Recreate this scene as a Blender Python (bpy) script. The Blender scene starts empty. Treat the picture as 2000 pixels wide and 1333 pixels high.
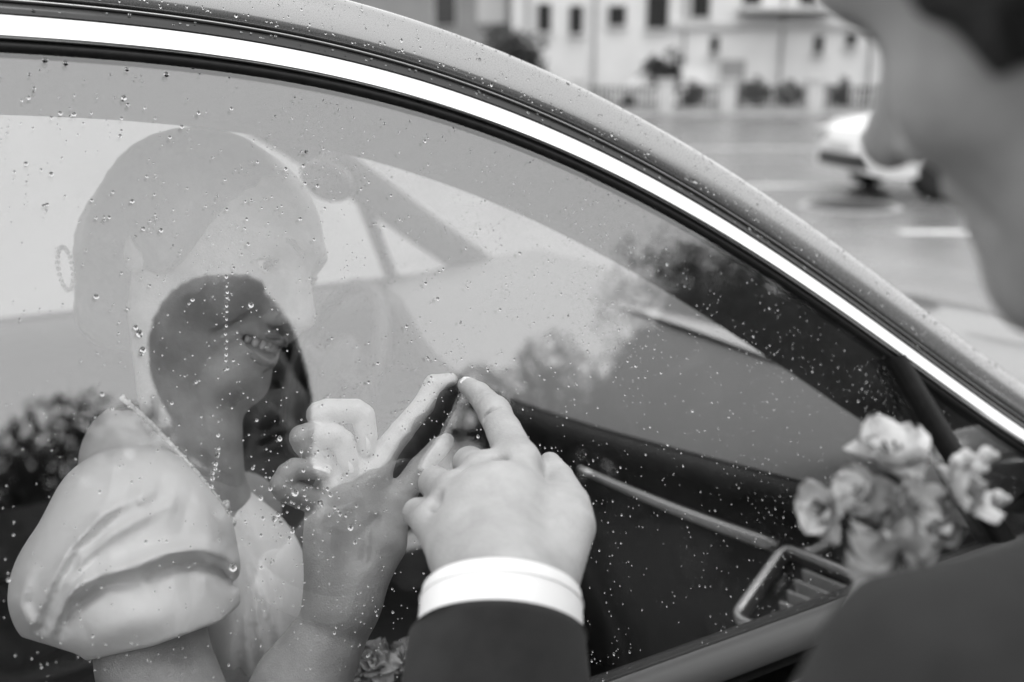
import bpy, math, random
import numpy as np
random.seed(7); rng = np.random.default_rng(11)
scn = bpy.context.scene
C = bpy.context.collection

# ---------------------------------------------------------------- camera, sky, sun, exposure
FPX = 1944.0                      # focal length in pixels of the 2000 px wide frame (35 mm lens)
YAW, PITCH, CAM_H = math.radians(30), math.radians(15), 1.42
RGT = np.array([math.cos(YAW), -math.sin(YAW), 0.0])
FWD = np.array([math.sin(YAW)*math.cos(PITCH), math.cos(YAW)*math.cos(PITCH), -math.sin(PITCH)])
UPV = np.cross(RGT, FWD)
EYE = np.array([0, 0, CAM_H])
cam_d = bpy.data.cameras.new('camera'); cam = bpy.data.objects.new('camera', cam_d); C.objects.link(cam)
from mathutils import Matrix, Vector
M = Matrix(((RGT[0], UPV[0], -FWD[0], 0), (RGT[1], UPV[1], -FWD[1], 0), (RGT[2], UPV[2], -FWD[2], CAM_H), (0, 0, 0, 1)))
cam.matrix_world = M
cam_d.sensor_width = 36; cam_d.lens = FPX*36/2000; cam_d.clip_start = 0.01; cam_d.clip_end = 2000
cam_d.dof.use_dof = True; cam_d.dof.focus_distance = 0.715; cam_d.dof.aperture_fstop = 3.9
scn.camera = cam

SUN_EL, SUN_AZ = math.radians(73), math.radians(188)      # azimuth from +Y towards +X
world = bpy.data.worlds.new('World'); scn.world = world; world.use_nodes = True
wn = world.node_tree.nodes; wl = world.node_tree.links
bg = wn['Background']; sky = wn.new('ShaderNodeTexSky'); sky.sky_type = 'NISHITA'; sky.sun_disc = False
sky.sun_elevation = SUN_EL; sky.sun_rotation = SUN_AZ; sky.air_density = 5.0; sky.dust_density = 0.5; sky.ozone_density = 1.0
bw = wn.new('ShaderNodeRGBToBW'); wl.new(sky.outputs[0], bw.inputs[0]); wl.new(bw.outputs[0], bg.inputs[0])
bg.inputs[1].default_value = 0.15
sun_d = bpy.data.lights.new('sun', 'SUN'); sun_d.energy = 0.6; sun_d.angle = math.radians(28); sun_d.color = (1, 1, 1)
sun = bpy.data.objects.new('sun', sun_d); C.objects.link(sun)
sdir = Vector((math.sin(SUN_AZ)*math.cos(SUN_EL), math.cos(SUN_AZ)*math.cos(SUN_EL), math.sin(SUN_EL)))
sun.rotation_euler = sdir.to_track_quat('Z', 'Y').to_euler()
scn.view_settings.view_transform = 'Standard'; scn.view_settings.look = 'None'; scn.view_settings.gamma = 1
scn.view_settings.use_curve_mapping = False
scn.view_settings.exposure = 1.0
cy = scn.cycles
cy.max_bounces = 7; cy.transparent_max_bounces = 16; cy.transmission_bounces = 8; cy.glossy_bounces = 5
cy.caustics_reflective = False; cy.caustics_refractive = False; cy.use_denoising = True
cy.sample_clamp_indirect = 6.0

# ---------------------------------------------------------------- helpers
def K(x, y, d): return EYE + x*RGT + y*UPV + d*FWD                         # camera-side coordinates (metres)
def P(px, py, d): return K((px-1000)/FPX*d, (666.5-py)/FPX*d, d)            # a photograph pixel at a real depth
def proj(p):
    q = np.asarray(p)-EYE; z = q@FWD
    return 1000+FPX*(q@RGT)/z, 666.5-FPX*(q@UPV)/z, z
TIP = P(897, 752, .74)                                                      # where the fingertip meets the glass
TU = math.radians(23)
GN = np.array([0, -math.cos(TU), math.sin(TU)]); GT = np.array([0, math.sin(TU), math.cos(TU)]); GX = np.array([1.0, 0, 0])
def W(s, t, n=0.0): return TIP + s*GX + t*GT + n*GN                         # door-glass coordinates: along, up, outwards
def GP(px, py, off):                                                        # on the ray of a pixel, off metres behind the glass
    d = FWD+(px-1000)/FPX*RGT+(666.5-py)/FPX*UPV
    t = ((TIP-off*GN-EYE)@GN)/(d@GN); return EYE+t*d
def ground(px, py, z=0.0):
    d = FWD+(px-1000)/FPX*RGT+(666.5-py)/FPX*UPV
    return EYE+(z-CAM_H)/d[2]*d
LOC = {}
def link(o, parent=None, label=None, cat=None, group=None, kind=None):
    C.objects.link(o)
    if parent is not None: o.parent = parent
    if label: o['label'] = label
    if cat: o['category'] = cat
    if group: o['group'] = group
    if kind: o['kind'] = kind
    return o
def root(name, loc, label, cat, group=None):
    o = bpy.data.objects.new(name, None); o.empty_display_size = .05
    o.location = [float(x) for x in loc]; link(o, None, label, cat, group); LOC[o.name] = np.array(loc, float); return o
def mk(name, v, f, mat, parent=None, label=None, cat=None, group=None, kind=None, smooth=True, sharp=None):
    v = np.asarray(v, float)
    if parent is not None:
        L = LOC[parent.name]; v = v-L
    me = bpy.data.meshes.new(name); me.from_pydata(v.tolist(), [], [tuple(int(i) for i in q) for q in f] if not isinstance(f, np.ndarray) else f.tolist())
    me.materials.append(mat); me.update()
    if smooth: me.shade_smooth()
    if sharp: me.set_sharp_from_angle(angle=math.radians(sharp))
    o = bpy.data.objects.new(name, me); link(o, parent, label, cat, group, kind)
    if parent is not None: LOC[o.name] = L
    else: LOC[o.name] = np.zeros(3)
    return o
class MB:
    """collects verts and faces"""
    def __init__(s): s.v = []; s.f = []
    def add(s, v, f):
        b = len(s.v); s.v += [tuple(map(float, p)) for p in v]; s.f += [tuple(int(i)+b for i in q) for q in f]; return s
    def box(s, lo, hi, R=None, o=(0, 0, 0), bev=0.0):
        lo = np.array(lo, float); hi = np.array(hi, float)
        if bev <= 0:
            v = [(x, y, z) for x in (lo[0], hi[0]) for y in (lo[1], hi[1]) for z in (lo[2], hi[2])]
            f = [(0, 1, 3, 2), (4, 6, 7, 5), (0, 4, 5, 1), (2, 3, 7, 6), (0, 2, 6, 4), (1, 5, 7, 3)]
        else:
            v = []; f = []
            c = (lo+hi)/2; h = (hi-lo)/2; b = min(bev, h.min()*.95); idx = {}
            for sx in (-1, 1):
                for sy in (-1, 1):
                    for sz in (-1, 1):
                        sg = np.array((sx, sy, sz))
                        for a in range(3):
                            q = h-b; q = q.copy(); q[a] = h[a]; idx[(sx, sy, sz, a)] = len(v); v.append(tuple(c+sg*q))
            S = (-1, 1)
            for a in range(3):
                b1, b2 = [i for i in range(3) if i != a]
                for sa in S:
                    q = []
                    for (u, w) in ((-1, -1), (1, -1), (1, 1), (-1, 1)):
                        k = [0, 0, 0]; k[a] = sa; k[b1] = u; k[b2] = w; q.append(idx[(*k, a)])
                    f.append(q)
                for u in S:
                    for w in S:
                        q = []
                        for (sa, ax) in ((-1, b1), (1, b1), (1, b2), (-1, b2)):
                            k = [0, 0, 0]; k[a] = sa; k[b1] = u; k[b2] = w; q.append(idx[(*k, ax)])
                        f.append(q)
            for sx in S:
                for sy in S:
                    for sz in S: f.append([idx[(sx, sy, sz, a)] for a in range(3)])
        v = np.array(v)
        if R is not None: v = v@np.array(R).T
        return s.add(v+np.array(o), f)
    def grid(s, g, closeu=False, closev=False):
        g = np.asarray(g, float); n, m = g.shape[:2]; f = []
        for i in range(n if closeu else n-1):
            for j in range(m if closev else m-1):
                a, b = i, (i+1) % n; c, d = j, (j+1) % m
                f.append((a*m+c, b*m+c, b*m+d, a*m+d))
        return s.add(g.reshape(-1, 3), f)
    def tube(s, pts, rad, n=12, cap=True):
        pts = [np.array(p, float) for p in pts]; rad = rad if hasattr(rad, '__len__') else [rad]*len(pts); rings = []; up = None
        for i, p in enumerate(pts):
            t = pts[min(i+1, len(pts)-1)]-pts[max(i-1, 0)]; t = t/np.linalg.norm(t)
            if up is None: up = np.cross(t, (0.3, 0.2, 1.0))
            up = up-t*(up@t); up = up/np.linalg.norm(up); q = np.cross(t, up)
            r = rad[i]; r = (r, r) if not hasattr(r, '__len__') else r
            rings.append([p+r[0]*math.cos(a)*up+r[1]*math.sin(a)*q for a in np.linspace(0, 2*math.pi, n, endpoint=False)])
        b = len(s.v); s.grid(rings, closev=True); m = n
        if cap: s.f.append(tuple(b+j for j in range(m))[::-1]); s.f.append(tuple(b+(len(pts)-1)*m+j for j in range(m)))
        return s
    def ball(s, c, r, R=None, nu=12, nv=8):
        r = np.array(r if hasattr(r, '__len__') else (r, r, r), float); R = np.eye(3) if R is None else np.array(R); v = []; f = []
        for i in range(nv+1):
            th = math.pi*i/nv
            for j in range(nu):
                ph = 2*math.pi*j/nu; v.append(np.array(c)+R@(r*np.array((math.sin(th)*math.cos(ph), math.sin(th)*math.sin(ph), math.cos(th)))))
        for i in range(nv):
            for j in range(nu): f.append((i*nu+j, (i+1)*nu+j, (i+1)*nu+(j+1) % nu, i*nu+(j+1) % nu))
        return s.add(v, f)
    def build(s, name, mat, parent=None, **k): return mk(name, s.v, s.f, mat, parent, **k)

# ---------------------------------------------------------------- materials (a monochrome picture: every colour is a grey)
def mat(name, v, rough=.5, metal=0., noise=0., nscale=20., bump=0., bscale=200., coat=0., sheen=0., sss=0., spec=.5, coords='Object'):
    m = bpy.data.materials.new(name); m.use_nodes = True; nt = m.node_tree; b = nt.nodes['Principled BSDF']
    b.inputs['Base Color'].default_value = (v, v, v, 1); b.inputs['Roughness'].default_value = rough; b.inputs['Metallic'].default_value = metal
    b.inputs['Coat Weight'].default_value = coat; b.inputs['Sheen Weight'].default_value = sheen; b.inputs['Specular IOR Level'].default_value = spec
    b.inputs['Coat Roughness'].default_value = .05
    if sss: b.inputs['Subsurface Weight'].default_value = sss; b.inputs['Subsurface Radius'].default_value = (.006, .006, .006); b.inputs['Subsurface Scale'].default_value = 1.0
    tc = nt.nodes.new('ShaderNodeTexCoord')
    if noise:
        n = nt.nodes.new('ShaderNodeTexNoise'); n.inputs['Scale'].default_value = nscale; n.inputs['Detail'].default_value = 6; n.inputs['Roughness'].default_value = .6
        r = nt.nodes.new('ShaderNodeMapRange'); r.inputs[1].default_value = .3; r.inputs[2].default_value = .7
        r.inputs[3].default_value = v*(1-noise); r.inputs[4].default_value = v*(1+noise)
        nt.links.new(tc.outputs[coords], n.inputs['Vector']); nt.links.new(n.outputs[0], r.inputs[0]); nt.links.new(r.outputs[0], b.inputs['Base Color'])
        r2 = nt.nodes.new('ShaderNodeMapRange'); r2.inputs[3].default_value = max(.02, rough-.08); r2.inputs[4].default_value = min(1, rough+.08)
        nt.links.new(n.outputs[0], r2.inputs[0]); nt.links.new(r2.outputs[0], b.inputs['Roughness'])
    if bump:
        n = nt.nodes.new('ShaderNodeTexNoise'); n.inputs['Scale'].default_value = bscale; n.inputs['Detail'].default_value = 4
        bp = nt.nodes.new('ShaderNodeBump'); bp.inputs['Strength'].default_value = bump; bp.inputs['Distance'].default_value = .002
        nt.links.new(tc.outputs[coords], n.inputs['Vector']); nt.links.new(n.outputs[0], bp.inputs['Height']); nt.links.new(bp.outputs[0], b.inputs['Normal'])
    return m
def skin_mat(name, v):
    m = mat(name, v, .46, noise=.14, nscale=55, sss=.12, spec=.45); nt = m.node_tree; b = nt.nodes['Principled BSDF']
    tc = nt.nodes.new('ShaderNodeTexCoord'); vo = nt.nodes.new('ShaderNodeTexVoronoi'); vo.inputs['Scale'].default_value = 700
    no = nt.nodes.new('ShaderNodeTexNoise'); no.inputs['Scale'].default_value = 160; no.inputs['Detail'].default_value = 5
    ad = nt.nodes.new('ShaderNodeMath'); ad.operation = 'MULTIPLY_ADD'; ad.inputs[1].default_value = .5
    nt.links.new(tc.outputs['Object'], vo.inputs['Vector']); nt.links.new(tc.outputs['Object'], no.inputs['Vector'])
    nt.links.new(vo.outputs['Distance'], ad.inputs[0]); nt.links.new(no.outputs[0], ad.inputs[2])
    bp = nt.nodes.new('ShaderNodeBump'); bp.inputs['Strength'].default_value = .28; bp.inputs['Distance'].default_value = .0014
    nt.links.new(ad.outputs[0], bp.inputs['Height']); nt.links.new(bp.outputs[0], b.inputs['Normal'])
    return m
def weave_mat(name, v, rough, scale, strength, noise=.12):
    m = mat(name, v, rough, noise=noise, nscale=60, sheen=.06, spec=.25); nt = m.node_tree; b = nt.nodes['Principled BSDF']
    tc = nt.nodes.new('ShaderNodeTexCoord'); out = []
    for rot in ((0, 0, .6), (0, 1.2, -.9)):
        mp = nt.nodes.new('ShaderNodeMapping'); mp.inputs['Rotation'].default_value = rot; w = nt.nodes.new('ShaderNodeTexWave'); w.inputs['Scale'].default_value = scale
        w.inputs['Distortion'].default_value = 1.5; nt.links.new(tc.outputs['Object'], mp.inputs[0]); nt.links.new(mp.outputs[0], w.inputs['Vector']); out.append(w)
    mx = nt.nodes.new('ShaderNodeMath'); mx.operation = 'MAXIMUM'; nt.links.new(out[0].outputs['Fac'], mx.inputs[0]); nt.links.new(out[1].outputs['Fac'], mx.inputs[1])
    bp = nt.nodes.new('ShaderNodeBump'); bp.inputs['Strength'].default_value = strength; bp.inputs['Distance'].default_value = .0006
    nt.links.new(mx.outputs[0], bp.inputs['Height']); nt.links.new(bp.outputs[0], b.inputs['Normal']); return m
def pane_mat(name, f0, tint):
    m = bpy.data.materials.new(name); m.use_nodes = True; nt = m.node_tree; nt.nodes.remove(nt.nodes['Principled BSDF'])
    tr = nt.nodes.new('ShaderNodeBsdfTransparent'); tr.inputs[0].default_value = (tint, tint, tint, 1)
    gl = nt.nodes.new('ShaderNodeBsdfGlossy'); gl.inputs['Roughness'].default_value = 0.0
    lw = nt.nodes.new('ShaderNodeLayerWeight'); pw = nt.nodes.new('ShaderNodeMath'); pw.operation = 'POWER'; pw.inputs[1].default_value = 5
    ma = nt.nodes.new('ShaderNodeMath'); ma.operation = 'MULTIPLY_ADD'; ma.inputs[1].default_value = 1-f0; ma.inputs[2].default_value = f0
    mx = nt.nodes.new('ShaderNodeMixShader')
    nt.links.new(lw.outputs['Facing'], pw.inputs[0]); nt.links.new(pw.outputs[0], ma.inputs[0]); nt.links.new(ma.outputs[0], mx.inputs[0])
    nt.links.new(tr.outputs[0], mx.inputs[1]); nt.links.new(gl.outputs[0], mx.inputs[2]); nt.links.new(mx.outputs[0], nt.nodes['Material Output'].inputs[0]); return m
def water_mat(tint):
    m = bpy.data.materials.new('rain_water'); m.use_nodes = True; nt = m.node_tree; nt.nodes.remove(nt.nodes['Principled BSDF'])
    g = nt.nodes.new('ShaderNodeBsdfRefraction'); g.inputs['IOR'].default_value = 1.33; g.inputs['Roughness'].default_value = 0; g.inputs[0].default_value = (tint, tint, tint, 1)
    gl = nt.nodes.new('ShaderNodeBsdfGlossy'); gl.inputs['Roughness'].default_value = 0.0; fr = nt.nodes.new('ShaderNodeFresnel'); fr.inputs[0].default_value = 1.33
    mx = nt.nodes.new('ShaderNodeMixShader'); nt.links.new(fr.outputs[0], mx.inputs[0]); nt.links.new(g.outputs[0], mx.inputs[1]); nt.links.new(gl.outputs[0], mx.inputs[2])
    nt.links.new(mx.outputs[0], nt.nodes['Material Output'].inputs[0]); return m
m_skin_m = skin_mat('skin_groom', .35); m_skin_f = skin_mat('skin_bride', .40)
m_nail = mat('nail', .55, .15, noise=.05, coat=.6)
m_suit = weave_mat('suit_wool', .021, .8, 420, .7, .3); m_shirt = weave_mat('shirt_cotton', .80, .7, 700, .15, .02)
m_dress = mat('dress_satin', .88, .55, noise=.03, nscale=30, bump=.35, bscale=38, sheen=.2)
m_bead = mat('bead_trim', .75, .2, noise=.2, nscale=300, coat=.5)
m_hair_f = mat('hair_bride', .17, .4, noise=.15, nscale=40, bump=.12, bscale=120); m_hair_m = mat('hair_groom', .012, .45, noise=.5, nscale=180, bump=.6, bscale=350)
m_teeth = mat('teeth', .72, .2, noise=.04, coat=.4); m_eyew = mat('eye_white', .6, .15, noise=.05, coat=.8); m_lip = mat('lip', .24, .32, noise=.15, nscale=200)
m_dark = mat('pupil_and_lash', .01, .3)
m_paint = mat('car_paint', .28, .28, metal=.55, noise=.04, nscale=900, coat=.8)
m_chrome = mat('chrome_strip', .78, .12, metal=1.0, noise=.02, nscale=60)
m_satin = mat('satin_metal', .5, .3, metal=.9, noise=.05)
m_belt = mat('belt_strip', .05, .45, noise=.08); m_slat = mat('vent_slat', .5, .4, noise=.1, nscale=90); m_rubber = mat('black_rubber', .008, .45, noise=.3, nscale=120, bump=.15, bscale=600, spec=.2); m_gloss = mat('gloss_black_trim', .008, .16, noise=.2, nscale=80)
m_plas = mat('black_plastic', .010, .5, noise=.2, nscale=150, bump=.3, bscale=900); m_head = mat('headliner_fabric', .10, .95, noise=.1, nscale=300, bump=.3, bscale=1200)
m_pad = mat('dash_pad', .13, .8, noise=.12, nscale=300, bump=.3, bscale=1200); m_trim = mat('pillar_trim', .10, .8, noise=.15, nscale=200, bump=.2, bscale=1000); m_seat = mat('seat_leather', .02, .5, noise=.2, nscale=40, bump=.4, bscale=350)
m_glass = pane_mat('door_glass', .14, .97); m_ws = pane_mat('windscreen_glass', .05, .9)
m_water = water_mat(.84); m_water2 = water_mat(.85)
m_petal = mat('petal', .60, .6, noise=.35, nscale=55, bump=.3, bscale=120, sss=.15); m_petal2 = mat('petal_dark', .26, .6, noise=.35, nscale=60, bump=.3, bscale=120)
m_leaf = mat('leaf', .05, .5, noise=.4, nscale=60); m_ribbon = mat('ribbon', .6, .4, noise=.1, nscale=90)

# ---------------------------------------------------------------- smooth solids: distance field on a grid, meshed with surface nets
CB = np.stack([RGT, UPV, FWD], 1)
class Field:
    def __init__(s, lo, hi, vox, B=None, O=None):
        s.B = np.eye(3) if B is None else np.array(B, float); s.O = np.zeros(3) if O is None else np.array(O, float)
        s.lo = np.array(lo, float); s.vox = vox; s.n = np.ceil((np.array(hi)-s.lo)/vox).astype(int)+1
        s.D = np.full(s.n, 1.0, np.float32); s.ax = [s.lo[i]+vox*np.arange(s.n[i]) for i in range(3)]
    @classmethod
    def around(cls, pts, margin, vox, B, O):
        q = (np.array(pts)-np.array(O))@np.array(B); return cls(q.min(0)-margin, q.max(0)+margin, vox, B, O)
    def loc(s, p): return (np.array(p, float)-s.O)@s.B
    def sub(s, lo, hi):
        a = np.clip(np.floor((np.array(lo)-s.lo)/s.vox).astype(int), 0, s.n); b = np.clip(np.ceil((np.array(hi)-s.lo)/s.vox).astype(int)+1, 0, s.n)
        sl = tuple(slice(a[i], b[i]) for i in range(3))
        if (b <= a).any(): return None, None
        X, Y, Z = np.meshgrid(*[s.ax[i][sl[i]] for i in range(3)], indexing='ij'); return sl, np.stack([X, Y, Z], -1)
    def put(s, d, sl, k, cut):
        D = s.D[sl]; d = d.astype(np.float32)
        if cut: D = -D
        h = np.clip(.5+.5*(D-d)/max(k, 1e-6), 0, 1); r = D*(1-h)+d*h-k*h*(1-h)
        if cut:  # smooth max(D,-d) = -smin(-D,d)
            r = -r
        s.D[sl] = r
    @staticmethod
    def cone_d(p, a, b, ra, rb):
        ab = b-a; t = np.clip(((p-a)@ab)/max(ab@ab, 1e-12), 0, 1); return np.linalg.norm(p-a-t[..., None]*ab, axis=-1)-(ra+(rb-ra)*t)
    def chain(s, pts, rad, k=.004, cut=False, kin=.0015):
        pts = [s.loc(p) for p in pts]; m = max(rad)+k+4*s.vox
        sl, p = s.sub(np.min(pts, 0)-m, np.max(pts, 0)+m)
        if sl is None: return s
        d = None
        for i in range(len(pts)-1):
            e = s.cone_d(p, pts[i], pts[i+1], rad[i], rad[i+1])
            if d is None: d = e
            else:
                h = np.clip(.5+.5*(d-e)/kin, 0, 1); d = d*(1-h)+e*h-kin*h*(1-h)
        s.put(d, sl, k, cut); return s
    def ell(s, c, r, R=None, k=.004, cut=False):
        c = s.loc(c); r = np.array(r if hasattr(r, '__len__') else (r, r, r), float); R = s.B.T@(np.eye(3) if R is None else np.array(R, float))  # columns = axes
        ext = np.abs(R)@r+k+4*s.vox; sl, p = s.sub(c-ext, c+ext)
        if sl is None: return s
        q = (p-c)@R; k0 = np.linalg.norm(q/r, axis=-1); k1 = np.linalg.norm(q/(r*r), axis=-1)+1e-9
        s.put(k0*(k0-1)/k1, sl, k, cut); return s
    def pts(s):
        X, Y, Z = np.meshgrid(*s.ax, indexing='ij'); return np.stack([X, Y, Z], -1)
    def mesh(s, smooth=2, biggest=False):
        D = s.D; n = s.n; S = D < 0
        cs = [D[i:n[0]-1+i, j:n[1]-1+j, k:n[2]-1+k] for i in (0, 1) for j in (0, 1) for k in (0, 1)]
        ins = sum((c < 0).astype(np.int8) for c in cs); act = (ins > 0) & (ins < 8); ix = np.argwhere(act)
        cv = np.stack([c[act] for c in cs], 1); off = np.array([(i, j, k) for i in (0, 1) for j in (0, 1) for k in (0, 1)], float)
        acc = np.zeros((len(ix), 3)); cnt = np.zeros(len(ix))
        for a in range(8):
            for b in range(a+1, 8):
                if abs(off[a]-off[b]).sum() != 1: continue
                va, vb = cv[:, a], cv[:, b]; m = (va < 0) != (vb < 0); t = np.where(m, va/np.where(m, va-vb, 1), 0)
                acc += np.where(m[:, None], off[a]+t[:, None]*(off[b]-off[a]), 0); cnt += m
        V = s.lo+s.vox*(ix+acc/cnt[:, None]); idm = -np.ones(act.shape, np.int64); idm[act] = np.arange(len(ix)); Fs = []
        for ax in range(3):
            lo = [slice(None)]*3; hi = [slice(None)]*3; lo[ax] = slice(0, -1); hi[ax] = slice(1, None)
            A = S[tuple(lo)]; B = S[tuple(hi)]; e = np.argwhere(A != B); o1, o2 = [i for i in range(3) if i != ax]
            e = e[(e[:, o1] > 0) & (e[:, o2] > 0) & (e[:, o1] < n[o1]-1) & (e[:, o2] < n[o2]-1)]
            q = []
            for (u, w) in ((-1, -1), (0, -1), (0, 0), (-1, 0)):
                c = e.copy(); c[:, o1] += u; c[:, o2] += w; q.append(idm[c[:, 0], c[:, 1], c[:, 2]])
            q = np.stack(q, 1); fl = A[e[:, 0], e[:, 1], e[:, 2]]
            if ax == 1: fl = ~fl
            q[~fl] = q[~fl][:, ::-1]; Fs.append(q)
        Fq = np.concatenate(Fs); Fq = Fq[(Fq >= 0).all(1)]
        for _ in range(smooth):
            acc = np.zeros_like(V); cnt = np.zeros(len(V))
            ia = np.concatenate([Fq[:, a] for a in (0, 1, 2, 3, 1, 2, 3, 0)]); ib = np.concatenate([Fq[:, a] for a in (1, 2, 3, 0, 0, 1, 2, 3)])
            cnt = np.bincount(ia, minlength=len(V)); acc = np.stack([np.bincount(ia, V[ib, c], len(V)) for c in range(3)], 1)
            V = V*.5+.5*acc/np.maximum(cnt, 1)[:, None]
        if biggest:
            lab = np.arange(len(V))
            while True:
                m = lab[Fq].min(1); new = lab.copy()
                for c in range(4): np.minimum.at(new, Fq[:, c], m)
                new = new[new]
                if (new == lab).all(): break
                lab = new
            top = np.bincount(lab).argmax(); Fq = Fq[lab[Fq[:, 0]] == top]; us = np.unique(Fq); mp = np.zeros(len(V), int); mp[us] = np.arange(len(us)); V = V[us]; Fq = mp[Fq]
        return s.O+V@s.B.T, Fq
def join(*ms):
    V = []; Fq = []; b = 0
    for v, f in ms: V.append(v); Fq.append(np.asarray(f)+b); b += len(v)
    return np.concatenate(V), np.concatenate(Fq)
def projv(p):
    q = p-EYE; z = q@FWD; return 1000+FPX*(q@RGT)/z, 666.5-FPX*(q@UPV)/z, z
def dist_poly(px, py, poly):
    d = np.full(px.shape, 1e9); tt = np.zeros(px.shape); n = len(poly)-1
    for i in range(n):
        ax, ay = poly[i]; bx, by = poly[i+1]; dx, dy = bx-ax, by-ay; t = np.clip(((px-ax)*dx+(py-ay)*dy)/(dx*dx+dy*dy), 0, 1)
        e = np.hypot(px-ax-t*dx, py-ay-t*dy); m = e < d; d[m] = e[m]; tt[m] = (i+t[m])/n
    return d, tt

# ================================================================ THE SETTING
def ground_mat():
    m = mat('wet_asphalt', .14, .26, noise=.25, nscale=1.2, bump=.5, bscale=60, coords='Object'); return m
m_asph = ground_mat(); m_pave = mat('pavement_concrete', .26, .7, noise=.2, nscale=2.5, bump=.3, bscale=50); m_white = mat('road_paint', .7, .6, noise=.25, nscale=3)
m_kerb = mat('kerb_stone', .30, .7, noise=.2, nscale=6, bump=.3, bscale=60); m_earth = mat('verge_earth', .07, .95, noise=.3, nscale=2, bump=.6, bscale=30)
def sheet(name, pts, z, m, kind='structure'):
    return mk(name, [(p[0], p[1], z) for p in pts], [tuple(range(len(pts)))], m, kind=kind, smooth=False)
fH = FWD.copy(); fH[2] = 0; fH /= np.linalg.norm(fH)                       # horizontal view heading
def S2(a, l, z=0.0): return np.array([0, 0, z])+a*fH+l*RGT                  # street frame: ahead, sideways
sheet('ground', [(-500, -500), (500, -500), (500, 500), (-500, 500)], -.16, m_earth)
sheet('road', [S2(-9, -120), S2(-9, 160), S2(34.5, 160), S2(34.5, -120)][::-1], 0.0, m_asph)
mk('far_pavement', *(lambda b: (b.v, b.f))(MB().box((-120, 34.7, -.12), (160, 36.6, .12), R=np.stack([RGT, fH, (0, 0, 1)], 1))), m_pave, kind='structure', smooth=False)
kb = root('kerb', S2(34.6, 0), 'grey stone kerb along the far side of the road', 'kerb')
kk = MB().box((-.98, -.08, -.1), (.98, .08, .13), R=np.stack([RGT, fH, (0, 0, 1)], 1), bev=.02)
k0 = None
for i in range(-9, 22):
    if k0 is None: k0 = mk('kerb_stone', kk.v, kk.f, m_kerb, smooth=False); k0.parent = kb; k0.location = RGT*(2*i)
    else: o = k0.copy(); C.objects.link(o); o.parent = kb; o.location = RGT*(2*i)
for i, (a, l0, l1) in enumerate(((13.2, 1.6, 4.4), (13.2, 7.5, 10.2), (20.0, 3.0, 6.5), (9.2, 3.6, 7.5))):
    sheet('lane_marking', [S2(a-.09, l0), S2(a-.09, l1), S2(a+.09, l1), S2(a+.09, l0)][::-1], .004, m_white)
g = ground(1660, 405); mh = root('manhole_cover', (g[0], g[1], 0), 'dark round iron manhole cover in the wet road', 'manhole cover')
m_iron = mat('cast_iron', .03, .45, metal=.5, noise=.3, nscale=30)
b = MB(); n = 40
b.grid([[g+np.array((r*math.cos(t), r*math.sin(t), z)) for t in np.linspace(0, 2*math.pi, n, endpoint=False)] for r, z in ((.46, .004), (.44, .02), (.40, .02), (.39, .012), (.0, .012))], closev=True)
b.build('iron_lid', m_iron, mh)
b = MB(); b.grid([[g+np.array((r*math.cos(t), r*math.sin(t), z)) for t in np.linspace(0, 2*math.pi, n, endpoint=False)] for r, z in ((.56, .004), (.54, .016), (.47, .016), (.465, .004))], closev=True); b.build('rim', m_kerb, mh)

# ---- building across the road
m_wallw = mat('white_render', .64, .85, noise=.08, nscale=.8, bump=.2, bscale=20); m_band = mat('cornice_render', .50, .8, noise=.1, nscale=2); m_pane = mat('dark_window', .03, .12, noise=.2, nscale=3)
m_wallg = mat('grey_render', .28, .85, noise=.1, nscale=1.2); m_frame = mat('window_frame', .55, .5, noise=.05); m_roof = mat('roof_sheet', .16, .6, noise=.2, nscale=4)
RS = np.stack([RGT, fH, (0, 0, 1)], 1)
def bx(name, m, par, lo, hi, bev=0.0, **k):
    b = MB(); b.box(lo, hi, R=RS, bev=bev); return mk(name, np.array(b.v), b.f, m, par, smooth=False, **k)
def bpx(px, py, a):                                                         # street-frame (sideways, height) of a pixel at distance ahead a
    d = FWD+(px-1000)/FPX*RGT+(666.5-py)/FPX*UPV; t = a/(d@fH); return (t*d)@RGT, CAM_H+t*d[2]
AB = 46.0
l0, _ = bpx(1000, 100, AB); l1, _ = bpx(2100, 100, AB)
bd = root('building', S2(AB+4, (l0+l1)/2), 'long white rendered building with small dark windows beyond the fence', 'building')
bx('wall', m_wallw, bd, (l0, AB, -.2), (l1+14, AB+10, 8.2)); bx('roof', m_roof, bd, (l0-.4, AB-.4, 8.2), (l1+14.4, AB+10.4, 8.5))
_, zc = bpx(1500, 52, AB); ll, _ = bpx(1310, 50, AB); bx('cornice', m_band, bd, (ll, AB-.18, zc-.12), (l1+14, AB-.003, zc+.22), .03)
for (x0, x1, y0, y1) in ((1050, 1076, 8, 62), (1112, 1138, 12, 66), (1188, 1222, 12, 50), (1262, 1308, -60, 56), (1350, 1388, -40, 34), (1386, 1404, 72, 104), (1588, 1608, 70, 104), (1650, 1672, 66, 90), (1450, 1490, -80, 10), (1560, 1600, -80, 10), (1760, 1790, 60, 100)):
    xa, za = bpx(x0, y1, AB); xb, zb = bpx(x1, y0, AB)
    w = bx('window', m_frame, bd, (xa-.06, AB-.10, za-.06), (xb+.06, AB-.003, zb+.06)); bx('pane', m_pane, w, (xa, AB-.13, za), (xb, AB-.103, zb)); bx('sill', m_band, w, (xa-.1, AB-.2, za-.14), (xb+.1, AB-.004, za-.063))
for x in (1030, 1160, 1335, 1525, 1700):
    xa, _ = bpx(x, 100, AB); bx('downpipe', m_kerb, bd, (xa-.06, AB-.16, -.2), (xa+.06, AB-.004, 8.1), .02)
xa, za = bpx(1430, 150, AB); bx('door', m_wallg, bd, (xa-.55, AB-.09, -.15), (xa+.55, AB-.004, 2.05), .02)
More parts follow.
